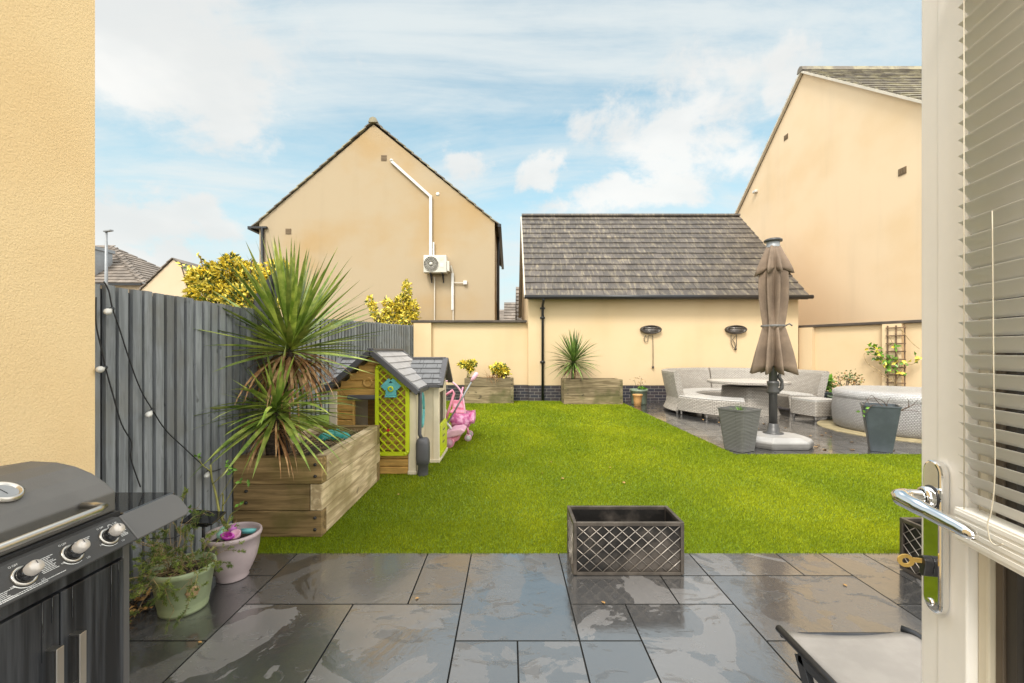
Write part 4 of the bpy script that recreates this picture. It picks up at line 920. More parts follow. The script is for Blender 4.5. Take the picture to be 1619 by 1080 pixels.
# ================= POTS AT FRONT LEFT =================
def pot(name, label, c, prof, m_, cat='plant pot', inner=None, soil=.02, rim=True):
    t = thing(name, label, cat, c); MB().lathe(prof, c, 40).build('pot_body', m_, t)
    rr = [p for p in prof if p[1] > prof[0][1]]; top = max(p[1] for p in prof); ri = min(p[0] for p in prof if abs(p[1]-top) < .004)
    return t, top, ri
gc = Vector((-1.80,2.38,0))
t, _, _ = pot('plant_pot', 'round sage green plant pot with a brown crest medallion', gc, [(0,.002),(.112,.002),(.116,.018),(.112,.024),(.118,.036),(.115,.042),(.122,.055),(.142,.205),(.150,.210),(.153,.222),(.150,.238),(.140,.240),(.134,.225),(.13,.19),(0,.19)], 'sage')
mb = MB(); dd = Vector((.80,-.60,0)); rot = Vector((dd.x,dd.y,-.12)).normalized().to_track_quat('Z','Y').to_matrix(); mb.lathe([(0,.006),(.012,.008),(.02,.004),(.026,.007),(.031,.001),(.031,-.006)], gc+dd*.136+Vector((0,0,.13)), 18, tilt=rot, shape=lambda q: 1+.12*math.cos(8*q)); mb.build('crest', 'emblem', t)
MB().lathe([(0,.012),(.07,.006),(.13,0)], gc+Vector((0,0,.20)), 20).build('soil', 'soil', t)
mc = Vector((-1.735,2.70,0))
t, _, _ = pot('plant_pot', 'smooth pale mauve bowl pot with toys and a bare rose stem', mc, [(0,.002),(.085,.002),(.090,.008),(.086,.02),(.108,.06),(.132,.12),(.147,.19),(.152,.255),(.160,.258),(.163,.270),(.160,.284),(.150,.286),(.145,.27),(.138,.22),(0,.22)], 'mauve')
MB().lathe([(0,.012),(.07,.006),(.138,0)], mc+Vector((0,0,.225)), 20).build('soil', 'soil', t)
# heather like plant
t = thing('heather_plant', 'straggly half dry heather spilling out of the sage green pot', 'plant', tuple(gc+Vector((0,0,.2))))
tw = MB(); nl_ = MB()
def twig(p, d, l, r, droop, lvl=0, needles=1.0):
    p = Vector(p); d = Vector(d).normalized(); n = 7; pts = [p.copy()]
    for i in range(n):
        d = (d+Vector(rng.normal(size=3))*.16+Vector((0,0,-droop/n))).normalized(); p = p+d*l/n; pts.append(p.copy())
        if lvl < 2 and i > 1 and random.random() < .62: twig(p, (d+Vector(rng.normal(size=3))*.7), l*.42, r*.6, droop*.3, lvl+1, needles)
    tw.tube(pts, [r*(1-.7*i/n) for i in range(n+1)], 5)
    if random.random() < needles:
        for i in range(int(46 if lvl else 36)):
            u = random.uniform(.35,1); k = min(int(u*n), n-1); q = pts[k].lerp(pts[k+1], u*n-k); nl_.leaf(q, d+Vector(rng.normal(size=3))*.8, random.uniform(.010,.020), .0032, 0)
for i in range(34):
    az = random.uniform(0, 2*PI); el = R(random.uniform(5,75)); d = rdir(el, az)
    twig(gc+Vector((random.uniform(-.08,.08),random.uniform(-.08,.08),.21)), d+Vector((-.15,-.2,0)), random.uniform(.14,.27), .0022, random.uniform(.4,1.3), 0, .55)
for q in (((-.9,-.5,-.1),.36),((-.6,-.8,-.2),.34),((-.9,-.2,.1),.34),((-.5,-.9,.1),.36),((.1,0,1),.34),((-.2,.1,1),.3)): twig(gc+Vector((-.05,-.04,.22)), q[0], q[1], .003, .5, 0, .7)
tw.build('twigs', 'twig', t); nl_.build('foliage', 'needle', t)
# rose stem
t = thing('rose_stem', 'bare pruned rose stem with few leaves in the mauve pot', 'plant', tuple(mc+Vector((.02,.02,.22))))
mb = MB(); rb = at(361,843,2.70); 
def br(pts, r0, r1, mi=0):
    P_ = sm_path([at(x,y,2.70+dz) for x,y,dz in pts], 3); k = len(P_); mb.tube(P_, [r0+(r1-r0)*i/(k-1) for i in range(k)], 7, mi)
br([(362,850,0),(358,836,0),(352,820,0)], .013, .008, 1); br([(358,836,0),(348,815,-.02),(341,780,0),(335,758,.02),(333,735,0)], .008, .005); br([(358,838,0),(352,815,.02),(353,790,.02),(352,780,0)], .006, .004)
br([(358,838,0),(364,815,.03),(376,806,.05),(383,800,.05)], .005, .002); br([(352,800,0),(362,785,0),(371,770,0),(380,762,.05),(395,763,.1)], .003, .0015); br([(347,810,0),(340,822,0),(352,828,.03)], .003, .002); br([(336,765,0),(350,752,0),(360,738,.05)], .003, .0015); br([(345,790,0),(360,765,.05),(372,745,.1)], .002, .001); br([(333,745,0),(320,735,0),(312,722,0)], .003, .001)
mb.build('stem', ['twig_green','twig_dark'], t); mb = MB()
for x, y in ((380,762),(363,735),(366,748),(395,763),(378,797),(384,795),(368,741),(358,732),(312,722),(300,805)):
    for _ in range(3): mb.leaf(at(x,y,2.74), rng.normal(size=3), .03, .02, 0, up=(0,-1,.3))
mb.build('leaves', 'leaf_bright', t)
def scoop(name, label, cat, c, m_, prof, tilt_, n=20, shape=None):
    o = MB().lathe(prof, c, n, tilt=tilt_, shape=shape).build(name, m_); tag(o, label, cat); return o
Tt = lambda ax, a: Matrix.Rotation(R(a), 3, ax)
scoop('toy_cup', 'pale mint toy cup lying in the mauve pot', 'toy', mc+Vector((-.07,-.03,.265)), 'mint', [(0,0),(.03,0),(.04,.05),(.042,.05),(.034,.0),(.0,-.01)], Tt('Y',60)@Tt('X',-40))
scoop('toy_spade', 'magenta toy spade standing in the mauve pot', 'toy', mc+Vector((-.0,-.05,.27)), 'magenta', [(0,-.01),(.03,-.005),(.042,.03),(.03,.06),(.026,.055),(.03,.03),(0,.002)], Tt('X',50)@Tt('Y',25), shape=lambda q: 1-.4*abs(math.sin(q)))
scoop('toy_shell', 'small pink and white toy scoop beside the magenta spade', 'toy', mc+Vector((.035,-.03,.27)), 'palepink', [(0,-.01),(.03,-.005),(.035,.02),(.03,.02),(0,.0)], Tt('X',30))
scoop('toy_bowl', 'blue green toy bowl at the right of the mauve pot', 'toy', mc+Vector((.08,.03,.27)), 'cyan', [(0,-.01),(.035,-.008),(.045,.02),(.04,.02),(0,.0)], Tt('X',-20))
scoop('toy_ball', 'purple toy cup against the rose stem', 'toy', mc+Vector((-.02,.03,.275)), 'purple', [(0,-.02),(.022,-.02),(.032,.035),(.029,.035),(0,-.01)], Tt('Y',-25))
# teal toys in big bed
for i, (x, y) in enumerate(((517,688),(540,690),(528,684))):
    c = at(x, y, 4.2 if i < 2 else 4.35); o = MB().lathe([(0,.05),(.05,.045),(.09,.0),(.08,-.02),(0,-.03)], (c.x, c.y, .575), 12, shape=lambda q: 1+.3*math.cos(3*q+i)).build('toy_dish', 'teal')
    tag(o, ['teal toy dish nearest the cordyline on the timber bed soil', 'teal toy dish nearest the bed rim on the soil', 'teal toy dish farthest back on the timber bed soil'][i], 'toy', 'teal toys in the bed')
t = thing('bed_debris', 'dry twigs and leaves littering the timber bed soil', 'twigs', (-1.75,4,.54)); mb = MB()
for i in range(260):
    p_ = Vector((random.uniform(-1.98,-1.53),random.uniform(3.4,4.6),.545+random.uniform(0,.03))); an = random.uniform(0,PI); mb.tube([p_, p_+Vector((math.cos(an)*.09,math.sin(an)*.09,random.uniform(-.01,.03)))], .0025, 4)
o = mb.build('twigs', 'twig', t); t['kind'] = 'stuff'
# solar light panel
t = thing('solar_panel', 'small black solar panel on a stake beside the mauve pot', 'solar panel', (-1.93,2.72,0))
c = at(322,818,2.62); mb = MB(); mb.box((c.x,c.y,c.z), (.19,.13,.014), Tt('X',12)@Tt('Y',4)); mb.build('panel', 'gloss_black', t, .004)
MB().tube([(c.x,c.y,c.z-.006),(c.x,c.y,c.z-.12),(c.x+.0,c.y,.0)], .009, 8).build('stake', 'black', t); MB().box((c.x,c.y,c.z-.028),(.10,.08,.035)).build('housing', 'black', t, .006)
MB().tube(sm_path([(c.x-.02,c.y,c.z-.03),(c.x-.1,c.y-.1,c.z-.08),(c.x-.14,c.y-.25,c.z-.02),(c.x-.16,c.y-.4,c.z+.02)]), .003, 6).build('cable', 'black', t)

# ================= BARBECUE =================
t = thing('barbecue', 'dark grey gas barbecue with four steel capped knobs and side shelf', 'barbecue', (-1.55,1.0,0))
BY0, BY1 = .62, 1.375
prof = [(-1.28,.900),(-1.28,.963),(-1.29,.972),(-1.315,.995),(-1.355,1.022),(-1.41,1.045),(-1.47,1.058),(-1.55,1.062),(-1.66,1.045),(-1.76,1.0),(-1.83,.94),(-1.85,.90)]
mb = MB(); mb.prism(prof, 1, BY0, 1.400); lid = mb.build('lid', 'bbq_lid', t, .006, 3)
mb = MB(); mb.bb(-1.84,-1.27,BY0,1.405,.875,.898); mb.build('firebox_rim', 'blackmatt', t)
mb = MB(); pts = [(-1.275,1.285,.957),(-1.235,1.287,.957),(-1.205,1.278,.957),(-1.195,1.25,.957)]+[(-1.195,y,.957) for y in (1.15,1.0,.85,.74)]+[(-1.205,.71,.957),(-1.275,.70,.957)]
mb.tube(pts, .0105, 14); mb.build('handle', 'steel', lid)
tn = Vector((.45,0,.89)).normalized(); rot = tn.to_track_quat('Z','Y').to_matrix(); tcn = Vector((-1.375,1.165,1.034))
g_ = MB().lathe([(.030,.004),(.036,.012),(.042,.010),(.043,0)], tcn, 32, tilt=rot).build('thermometer', 'steel', lid)
MB().lathe([(0,.007),(.032,.006)], tcn, 24, tilt=rot).build('dial', 'lampgrey', g_); mb = MB(); mb.box(tcn+tn*.0078, (.0015,.03,.0008), rot); mb.build('needle_pointer', 'black', g_)
# control panel
pp = [(-1.19,.818),(-1.194,.822),(-1.247,.886),(-1.252,.889),(-1.275,.889),(-1.275,.80),(-1.19,.80)]
mb = MB(); mb.prism([(-1.19,.818),(-1.249,.889),(-1.272,.889),(-1.272,.80),(-1.195,.812)], 1, BY0, 1.376); cp = mb.build('control_panel', 'bbq_panel', t, .002)
n_ = Vector((.071,0,.059)).normalized(); v_ = Vector((-.059,0,.071)).normalized(); u_ = Vector((0,1,0)); B3 = Matrix((u_,v_,n_)).transposed(); O = Vector((-1.19,0,.818))
def on(y, s, d=0): return O+u_*y+v_*s+n_*d
for i, y in enumerate((1.309,1.199,1.080,.965,.85,.735)):
    c = on(y,.046,0); k = MB().lathe([(.0265,0),(.0275,.004),(.0245,.007),(.021,.006)], c, 28, tilt=B3).build('knob_bezel', 'steel', cp)
    kb = MB().lathe([(.020,.0),(.0195,.022),(.0165,.026)], c, 24, tilt=B3).build('knob', 'gloss_black', cp)
    MB().lathe([(.0165,.024),(.0172,.030),(.0165,.043),(.013,.048),(0,.050)], c, 24, tilt=B3).build('knob_cap', 'knob', kb)
    MB().box(c+n_*.0502+v_*.007, (.0012,.009,.0008), B3).build('pointer_mark', 'black', kb)
# printing on the panel
def text(s, pos, size, parent, basis=B3, m_='print'):
    cu = bpy.data.curves.new('txt', 'FONT'); cu.body = s; cu.size = size; cu.align_x = 'CENTER'; ob = bpy.data.objects.new('txt', cu); COL.objects.link(ob)
    dg = bpy.context.evaluated_depsgraph_get(); me = bpy.data.meshes.new_from_object(ob.evaluated_get(dg)); bpy.data.objects.remove(ob)
    me.materials.clear(); me.materials.append(M[m_]); me.transform(basis.to_4x4()); off = woff(parent); me.transform(Matrix.Translation(Vector(pos)-off))
    o = bpy.data.objects.new('lettering', me); COL.objects.link(o); o.parent = parent; return o
for y in (1.309,1.199,1.080,.965):
    text('O OFF', on(y-.004,.079,.0008), .0075, cp); text('HI', on(y-.033,.030,.0008), .0075, cp); text('LO', on(y+.028,.014,.0008), .0075, cp)
mb = MB()
for y in (1.309,1.199,1.080,.965):
    c = on(y,.046,.0008); vs = []
    for q in range(13):
        a = R(200+q*7.5); w_ = .0028*(1-q/13)+.0006
        for rr in (.0300, .0300+w_): vs.append(c+u_*rr*math.cos(a)+v_*rr*math.sin(a))
    mb.add(vs, [(2*i,2*i+1,2*i+3,2*i+2) for i in range(12)])
mb.build('printed_scale', 'print', cp); mb = MB()
def lines(y0, y1, s0, n, gap=.0042, seed=1):
    r_ = random.Random(seed)
    for i in range(n):
        y = y0+r_.uniform(0,.004); e = y1-r_.uniform(0,.35)*(y1-y0) if i else y1
        while y < e:
            l_ = r_.uniform(.003,.009); mb.box(on(min(y+l_/2,e), s0-i*gap, .0008), (l_, .0016, .0003), B3); y += l_+.0012
def block(*a):
    global mb
    mb = MB(); lines(*a); mb.build('printed_notes', 'print', cp)
block(1.113,1.158,.068,10,.0042,2); block(1.222,1.262,.072,5,.0042,3); block(1.338,1.366,.052,7,.0038,4); block(.99,1.05,.030,6,.0042,5); block(1.0,1.16,.012,2,.0042,7)
text('UK', on(1.352,.074,.0008), .0105, cp); text('CA', on(1.352,.065,.0008), .0105, cp)
mb = MB()
for rr in (.009,.0072):
    vs = []
    for q in range(25): a = q*PI/12; vs += [on(1.333+rr*math.cos(a)*.9,.072+rr*1.1*math.sin(a),.0008), on(1.333+(rr-.0008)*math.cos(a)*.9,.072+(rr-.0008)*1.1*math.sin(a),.0008)]
    mb.add(vs, [(2*i,2*i+1,2*i+3,2*i+2) for i in range(24)])
mb.build('approval_mark', 'print', cp)
# side shelf
mb = MB(); bd = [(1.379,-.002),(1.379,.095)]+[(1.612-.028+.028*math.sin(R(a)), .095-.028+.028*math.cos(R(a))) for a in range(0,91,15)]+[(1.612-.03+.03*math.cos(R(a)), .028-.03*math.sin(R(a))) for a in range(0,91,15)]
vs = [on(y,s_,0) for y, s_ in bd]+[on(y,s_,-.012) for y, s_ in bd]; k_ = len(bd)
mb.add(vs, [tuple(reversed(range(k_))), tuple(range(k_,2*k_))]+[(i,(i+1)%k_,k_+(i+1)%k_,k_+i) for i in range(k_)])
ss = mb.build('side_shelf', 'grey_metal', t, .004, 3)
MB().bb(-1.80,-1.262,1.41,1.630,.868,.886).build('shelf_top', 'gloss_black', ss, .01, 3)
# cabinet
MB().bb(-1.80,-1.262,BY0,1.412,.06,.868).build('cabinet', 'bbq_cab', t, .004)
MB().bb(-1.262,-1.247,1.388,1.414,.06,.80).build('corner_post', 'grey_metal', t, .003)
MB().bb(-1.262,-1.243,BY0,1.386,.758,.80).build('fascia', 'bbq_cab', t, .003)
for y0, y1, hy in ((.985,1.1865,1.160),(1.1905,1.385,1.222),(.62,.981,.66)):
    d_ = MB().bb(-1.262,-1.240,y0,y1,.09,.752).build('door', 'bbq_cab', t, .003)
    if y0 > .9:
        for yy, zb, ln in ((y0+.03,.752,.09),(y1-.045,.752,.16),(y1-.02,.752,.07)):
            sk = MB(); sk.tube([(-1.2398,yy,zb),(-1.2396,yy+.001,zb-ln*.5),(-1.2398,yy-.001,zb-ln)], [.0012,.0016,.001], 5)
            sk.build('rain_streak', 'gloss_black', d_)
        mb = MB(); mb.box((-1.213,hy,.545), (.006,.020,.15)); mb.box((-1.227,hy,.617),(.028,.020,.005)); mb.box((-1.227,hy,.473),(.028,.020,.005)); mb.build('handle', 'steel', d_, .0012)
for x in (-1.74,-1.32):
    for y in (.72,1.33): MB().tube([(x,y,.0),(x,y,.06)], .02, 10).build('foot', 'black', t)

# ================= LATTICE PLANTERS =================
def lattice_planter(label):
    t = thing('lattice_planter', label, 'planter', (0,0,0), 'metal lattice planters'); Wx, Wy, Hh = .70, .30, .337
    b = .022; mb = MB()
    for sx in (-1,1):
        for sy in (-1,1): mb.box((sx*(Wx/2-b/2), sy*(Wy/2-b/2), Hh/2+.003), (b, b, Hh-.006))
    fr = mb
    for sy in (-1,1):
        mb.box((0, sy*(Wy/2-b/2+.001), Hh-.012), (Wx-2*b, b, .024)); mb.box((0, sy*(Wy/2-b/2+.001), .012), (Wx-2*b, b-.002, .020))
    for sx in (-1,1):
        mb.box((sx*(Wx/2-b/2+.001), 0, Hh-.012), (b, Wy-2*b, .024)); mb.box((sx*(Wx/2-b/2+.001), 0, .012), (b-.002, Wy-2*b, .020))
    mb.build('frame', 'bronze', t, .003)
    mb = MB()
    for sy in (-1,1): mb.box((0, sy*(Wy/2-.017), Hh/2), (Wx-.03, .004, Hh-.03))
    for sx in (-1,1): mb.box((sx*(Wx/2-.017), 0, Hh/2), (.004, Wy-.03, Hh-.03))
    mb.box((0,0,.03), (Wx-.03, Wy-.03, .004)); mb.build('liner', 'panel_dark', t)
    def rods(L_, n, place, name):
        z0, z1 = .022, Hh-.024; mb = MB(); px_ = L_/n; pz = (z1-z0)/4; hs = [(a, s) for a in range(-8, 2*n+8) for s in (1,-1)]
        for k in range(-5, n+6):
            for s in (1,-1):
                pts = []
                x = -L_/2+k*px_
                # line x(t)=x+s*px_*t, z = z0+pz*t, t 0..4 ; clip
                t0, t1 = 0.0, 4.0
                ts = sorted(((-L_/2-x)/(s*px_), (L_/2-x)/(s*px_))); t0 = max(t0, ts[0]); t1 = min(t1, ts[1])
                if t1-t0 < .05: continue
                mb.tube([place(x+s*px_*t0, z0+pz*t0, s), place(x+s*px_*t1, z0+pz*t1, s)], .0028, 6)
                for q in range(0,9):
                    if s == 1 and t0 <= q/2+.0 <= t1 and q % 1 == 0:
                        pass
        mb.build(name, 'lattice', t)
    for sy in (-1,1): rods(Wx-2*b, 8, lambda x, z, s, sy=sy: (x, sy*(Wy/2-.008+.002*s), z), 'lattice')
    for sx in (-1,1): rods(Wy-2*b, 3, lambda x, z, s, sx=sx: (sx*(Wx/2-.008+.002*s), x, z), 'lattice')
    return t
lp1 = lattice_planter('empty bronze lattice planter standing alone in the middle of the patio edge'); lp1.location = (.755, 2.862, 0)
lp2 = copy_tree(lp1); lp2['label'] = 'bronze lattice planter partly hidden behind the open white door'; lp2.location = (2.69, 2.45, 0); lp2.rotation_euler = (0,0,PI/2)

# ================= SLING LOUNGER END =================
t = thing('garden_footstool', 'grey mesh sling footstool with dark metal frame at the lower right', 'footstool', (1.25,1.2,0))
mb = MB(); nx, ny = 16, 14; vs = []
for i in range(nx+1):
    for j in range(ny+1):
        u = i/nx; v = j/ny; x = 1.022+.46*u; y = .95+.655*v; z = .382-.016*math.sin(PI*u)*(1-.35*v)-.012*(1-v)*0
        if v > .93: z -= (v-.93)*.12
        vs.append((x,y,z))
mb.add(vs, [(i*(ny+1)+j,(i+1)*(ny+1)+j,(i+1)*(ny+1)+j+1,i*(ny+1)+j+1) for i in range(nx) for j in range(ny)], 0, .5, True)
o = mb.build('sling', 'sling', t); sm_ = o.modifiers.new('solid', 'SOLIDIFY'); sm_.thickness = .003
mb = MB(); mb.tube([(1.012,.93,.378),(1.012,1.615,.378)], .013, 12); mb.tube([(1.492,.93,.378),(1.492,1.58,.378),(1.47,1.612,.378)], .013, 12); mb.tube([(1.012,1.60,.362),(1.47,1.602,.362)], .009, 10); mb.tube([(1.012,.94,.378),(1.492,.94,.378)], .012, 10); mb.build('side_rail', 'anth', t)
for x in (1.010, 1.494):
    mb = MB(); mb.bar((x,1.49,.368),(x,1.30,.005),.04,.022,up=(1,0,0)); mb.bar((x,1.49,.36),(x,1.02,.36),.022,.03); mb.bar((x,1.02,.365),(x,1.22,.005),.04,.022,up=(1,0,0)); mb.bar((x,1.12,.012),(x,1.40,.012),.03,.02); mb.build('leg', 'anth', t, .002)

# ================= SQUARE PLANTERS =================
def sqshape(k): return lambda q: 1/((abs(math.cos(q))**k+abs(math.sin(q))**k)**(1/k))
def taper(name, label, c, rot, s0, s1, h, m_, k):
    t = thing(name, label, 'planter', (0,0,0))
    pr = [(0,.003),(s0*.98,.003),(s0,.02)]+[(s0+(s1-s0)*u, .02+(h-.04)*u) for u in (.25,.5,.75,1)]+[(s1+.008,h-.02),(s1+.008,h),(s1-.014,h),(s1-.02,h-.05),(s1-.04,h-.1),(0,h-.1)]
    mb = MB(); mb.lathe(pr, (0,0,0), 64, shape=sqshape(k), sm=False); mb.build('pot_body', m_, t, 0)
    MB().lathe([(0,0),(s1-.03,0)], (0,0,h-.095), 24, shape=sqshape(k)).build('soil', 'soil', t)
    t.location = c; t.rotation_euler = (0,0,rot); return t
tpA = taper('tapered_planter', 'grey woven square tapered planter on the lawn corner of the rear patio', (3.29,6.15,0), R(28), .145, .205, .60, 'rib_grey', 14)
tpB = taper('tapered_planter', 'slate blue tapered planter with bare twigs in front of the hot tub', (5.28,6.12,0), R(-34), .125, .205, .655, 'slateblue', 12)
t = thing('seedling', 'small green weed sprouting in the grey woven planter', 'plant', (3.24,6.1,.5)); mb = MB()
for _ in range(22): mb.sword((3.27+random.uniform(-.04,.04),6.1,.5), rdir(R(random.uniform(45,90)), random.uniform(0,6.28)), random.uniform(.1,.2), .012, .6, 0, None, 4)
mb.build('blades', 'leaf_bright', t)
t = thing('bare_shrub', 'bare thorny twigs spreading from the slate blue planter', 'plant', (5.15,6.1,.56)); mb = MB(); lf = MB()
def P6(x, y, dz=0): return at(x, y, 6.1+dz)
for pts in ([(1405,650,0),(1398,636,0),(1385,630,0),(1372,632,0),(1362,645,-.1)],[(1400,645,0),(1388,636,.1),(1378,625,.1),(1366,640,0)],[(1398,648,0),(1380,640,-.1),(1370,652,-.1),(1364,650,-.1)],
            [(1410,655,0),(1428,648,0),(1440,642,0),(1452,632,0)],[(1412,655,0),(1432,645,.1),(1446,640,.1),(1455,642,.1)],[(1436,645,0),(1437,636,0),(1434,630,0)],[(1408,650,0),(1402,640,0),(1408,628,0)],[(1395,648,0),(1388,645,0),(1376,640,.1),(1368,628,.1)],[(1404,655,0),(1420,650,0),(1450,650,.1),(1453,655,.1)]):
    P_ = sm_path([P6(*q) for q in pts], 3); mb.tube(P_, [.006-.004*i/(len(P_)-1) for i in range(len(P_))], 5)
for x, y in ((1364,648),(1366,653),(1362,643),(1361,650),(1368,646),(1364,655)): lf.leaf(P6(x,y,-.1), rng.normal(size=3), .06, .035, 0, up=(0,-1,.3))
mb.build('twigs', 'twig_dark', t); lf.build('leaves', 'leaf_bright', t)

# ================= RATTAN SET =================
SC = (5.43,10.0,0)
def sofa(label, a0, a1):
    am = R((a0+a1)/2); t = thing('curved_sofa', label, 'sofa', (SC[0]+1.4*math.cos(am), SC[1]+1.4*math.sin(am), 0), 'curved rattan sofas round the table')
    MB().arc([(.98,.10),(.96,.36),(.98,.40),(1.52,.41),(1.52,.10)], SC, a0, a1, 30).build('seat', 'rattan', t)
    MB().arc([(.99,.402),(1.0,.425),(1.46,.435),(1.48,.405)], SC, a0+.6, a1-.6, 30).build('seat_sheen', 'rattan_top', t)  # same rattan as the seat, thin pale layer painting its wet sheen
    MB().arc([(1.53,.09),(1.53,.42),(1.56,.60),(1.64,.90),(1.68,.95),(1.73,.965),(1.78,.95),(1.78,.90),(1.72,.60),(1.66,.35),(1.68,.20),(1.74,.07)], SC, a0, a1, 30).build('backrest', 'rattan', t)
    for a in (a0+2, (a0+a1)/2, a1-2):
        for r_ in (1.02, 1.66):
            q = R(a); MB().tube([(SC[0]+r_*math.cos(q),SC[1]+r_*math.sin(q),.0),(SC[0]+r_*math.cos(q),SC[1]+r_*math.sin(q),.12)], [.022,.03], 10).build('leg', 'rattan_top', t)
sofa('left half of the curved grey rattan sofa against the garage wall', 90.6, 192); sofa('right half of the curved grey rattan sofa behind the parasol', -12, 89.4)
def stool(label, a0, a1, r0, r1):
    am = R((a0+a1)/2); t = thing('curved_bench', label, 'bench', (SC[0]+1.35*math.cos(am), SC[1]+1.35*math.sin(am), 0))
    MB().arc([(r0,.10),(r0,.38),(r0+.02,.405),(r1-.02,.405),(r1,.38),(r1,.10)], SC, a0, a1, 24).build('seat', 'rattan', t)
    MB().arc([(r0+.01,.406),(r0+.02,.425),(r1-.02,.425),(r1-.01,.406)], SC, a0+.5, a1-.5, 24).build('seat_sheen', 'rattan_top', t)
    for a in (a0+2, (a0+a1)/2, a1-2):
        for r_ in (r0+.05, r1-.05):
            q = R(a); MB().tube([(SC[0]+r_*math.cos(q),SC[1]+r_*math.sin(q),.0),(SC[0]+r_*math.cos(q),SC[1]+r_*math.sin(q),.11)], [.018,.024], 10).build('leg', 'rattan_top', t)
stool('long curved rattan bench in front of the left sofa', 193, 243, 1.02, 1.70)
t = thing('rattan_stool', 'small square rattan stool between the parasol and hot tub', 'stool', (0,0,0))
def rbox(mb, hx, hy, z0, z1, c=.05, mi=0):
    pts = []
    for cx_, cy_, a in ((hx-c,hy-c,0),(-hx+c,hy-c,90),(-hx+c,-hy+c,180),(hx-c,-hy+c,270)):
        for k in range(5): q = R(a+k*22.5); pts.append((cx_+c*math.cos(q), cy_+c*math.sin(q)))
    n = len(pts); l = [0]
    for i in range(n): l.append(l[-1]+math.dist(pts[i], pts[(i+1)%n]))
    vs = []; uv = []
    for z in (z0, z1):
        for i in range(n+1): p_ = pts[i%n]; vs.append((*p_, z)); uv.append((l[i], z))
    mb.add(vs, [(i,i+1,n+2+i,n+1+i) for i in range(n)], mi, .5, False, uv)
    mb.add([(*p_, z1) for p_ in pts], [tuple(range(n))], mi, .5, False, [p_ for p_ in pts]); mb.add([(*p_, z0) for p_ in pts], [tuple(reversed(range(n)))], mi, .5, False, [p_ for p_ in pts])
mb = MB(); rbox(mb, .32, .31, .09, .39); mb.build('seat', 'rattan', t); mb = MB(); rbox(mb, .318, .308, .391, .42); mb.build('seat_sheen', 'rattan_top', t)
for sx in (-1,1):
    for sy in (-1,1): MB().tube([(sx*.27,sy*.26,0),(sx*.27,sy*.26,.1)], [.02,.026], 10).build('leg', 'rattan_top', t)
t.location = (6.42,9.02,0); t.rotation_euler = (0,0,R(12))
t = thing('round_table', 'round rattan dining table on a flared woven base', 'table', (5.40,9.75,0))
TC = Vector((5.40,9.75,0)); mb = MB(); mb.lathe([(0,.735),(.76,.735),(.80,.745),(.83,.74),(.835,.72),(.83,.69),(.78,.685),(0,.685)], TC, 56); mb.build('tabletop', 'rattan', t)
MB().lathe([(0,.738),(.77,.738)], TC, 48).build('glass_top', 'rattan_top', t)
mb = MB(); mb.lathe([(.50,.0),(.47,.10),(.42,.3),(.40,.62),(.0,.63)], TC, 48, shape=sqshape(8), tilt=Tt('Z',20)); mb.build('pedestal', 'rattan', t)
mb = MB(); mb.lathe([(0,.63),(.36,.63),(.36,.684)], TC, 24); mb.build('support_frame', 'black', t)
# ================= HOT TUB =================
HC = Vector((7.08,7.70,0))
o = MB().lathe([(0,.012),(1.27,.012),(1.28,.006),(1.28,.0)], HC, 72).build('tub_mat', 'mat_tan'); tag(o, 'round tan ground mat under the hot tub', 'mat')
t = thing('hot_tub', 'round inflatable hot tub with pale woven look sides', 'hot tub', tuple(HC))
mb = MB(); mb.lathe([(.98,.014),(1.02,.05),(1.045,.18),(1.05,.34),(1.04,.50),(1.02,.575)], HC, 72); mb.build('side_wall', 'tub', t)
mb = MB(); mb.lathe([(1.02,.575),(1.035,.60),(1.035,.66),(1.0,.705),(.93,.725),(.80,.728),(.5,.72),(0,.715)], HC, 72, shape=lambda q: 1+.006*math.sin(23*q)+.004*math.sin(41*q)); mb.build('cover', 'tub_cover', t)
# ================= PARASOL =================
UC = Vector((4.05,6.60,0))
o = thing('parasol', 'closed brown cantilever parasol tied at the waist on a weighted base', 'parasol', tuple(UC)); t = o
def octo(hx, hy, c, z): return [(hx,-hy+c,z),(hx,hy-c,z),(hx-c,hy,z),(-hx+c,hy,z),(-hx,hy-c,z),(-hx,-hy+c,z),(-hx+c,-hy,z),(hx-c,-hy,z)]
mb = MB(); bc = Vector((4.02,6.50,0)); rings = [octo(.46,.36,.2,.005),octo(.47,.37,.2,.04),octo(.47,.37,.2,.085)]
vs = [bc+Vector(p) for r_ in rings for p in r_]; mb.add(vs, [(i*8+j,i*8+(j+1)%8,(i+1)*8+(j+1)%8,(i+1)*8+j) for i in range(2) for j in range(8)]+[tuple(range(16,24))]); mb.build('base', 'base_grey', t, .01)
mb = MB(); rings = [octo(.46,.36,.2,.086),octo(.455,.355,.2,.11),octo(.36,.27,.16,.155)]
vs = [bc+Vector(p) for r_ in rings for p in r_]; mb.add(vs, [(i*8+j,i*8+(j+1)%8,(i+1)*8+(j+1)%8,(i+1)*8+j) for i in range(2) for j in range(8)]+[tuple(range(16,24))]); mb.build('base_cover', 'base_top', t, .01)
mb = MB(); mb.tube([UC+Vector((0,0,.15)), UC+Vector((0,0,2.95))], .058, 16); mb.lathe([(.14,.155),(.14,.17),(.09,.185),(.085,.25),(.075,.26),(.075,.30),(.06,.31)], UC, 20); mb.build('pole', 'pole', t)
mb = MB(); mb.lathe([(.058,.76),(.085,.77),(.09,.80),(.07,.86),(.085,.92),(.085,.95),(.06,.96)], UC, 18); mb.tube([UC+Vector((.05,-.03,.80)),UC+Vector((.11,-.04,.85)),UC+Vector((.11,-.04,.95)),UC+Vector((.07,-.03,1.02)),UC+Vector((.1,-.03,1.1))], [.03,.028,.024,.03,.02], 10); mb.build('tilt_mechanism', 'pole', t)
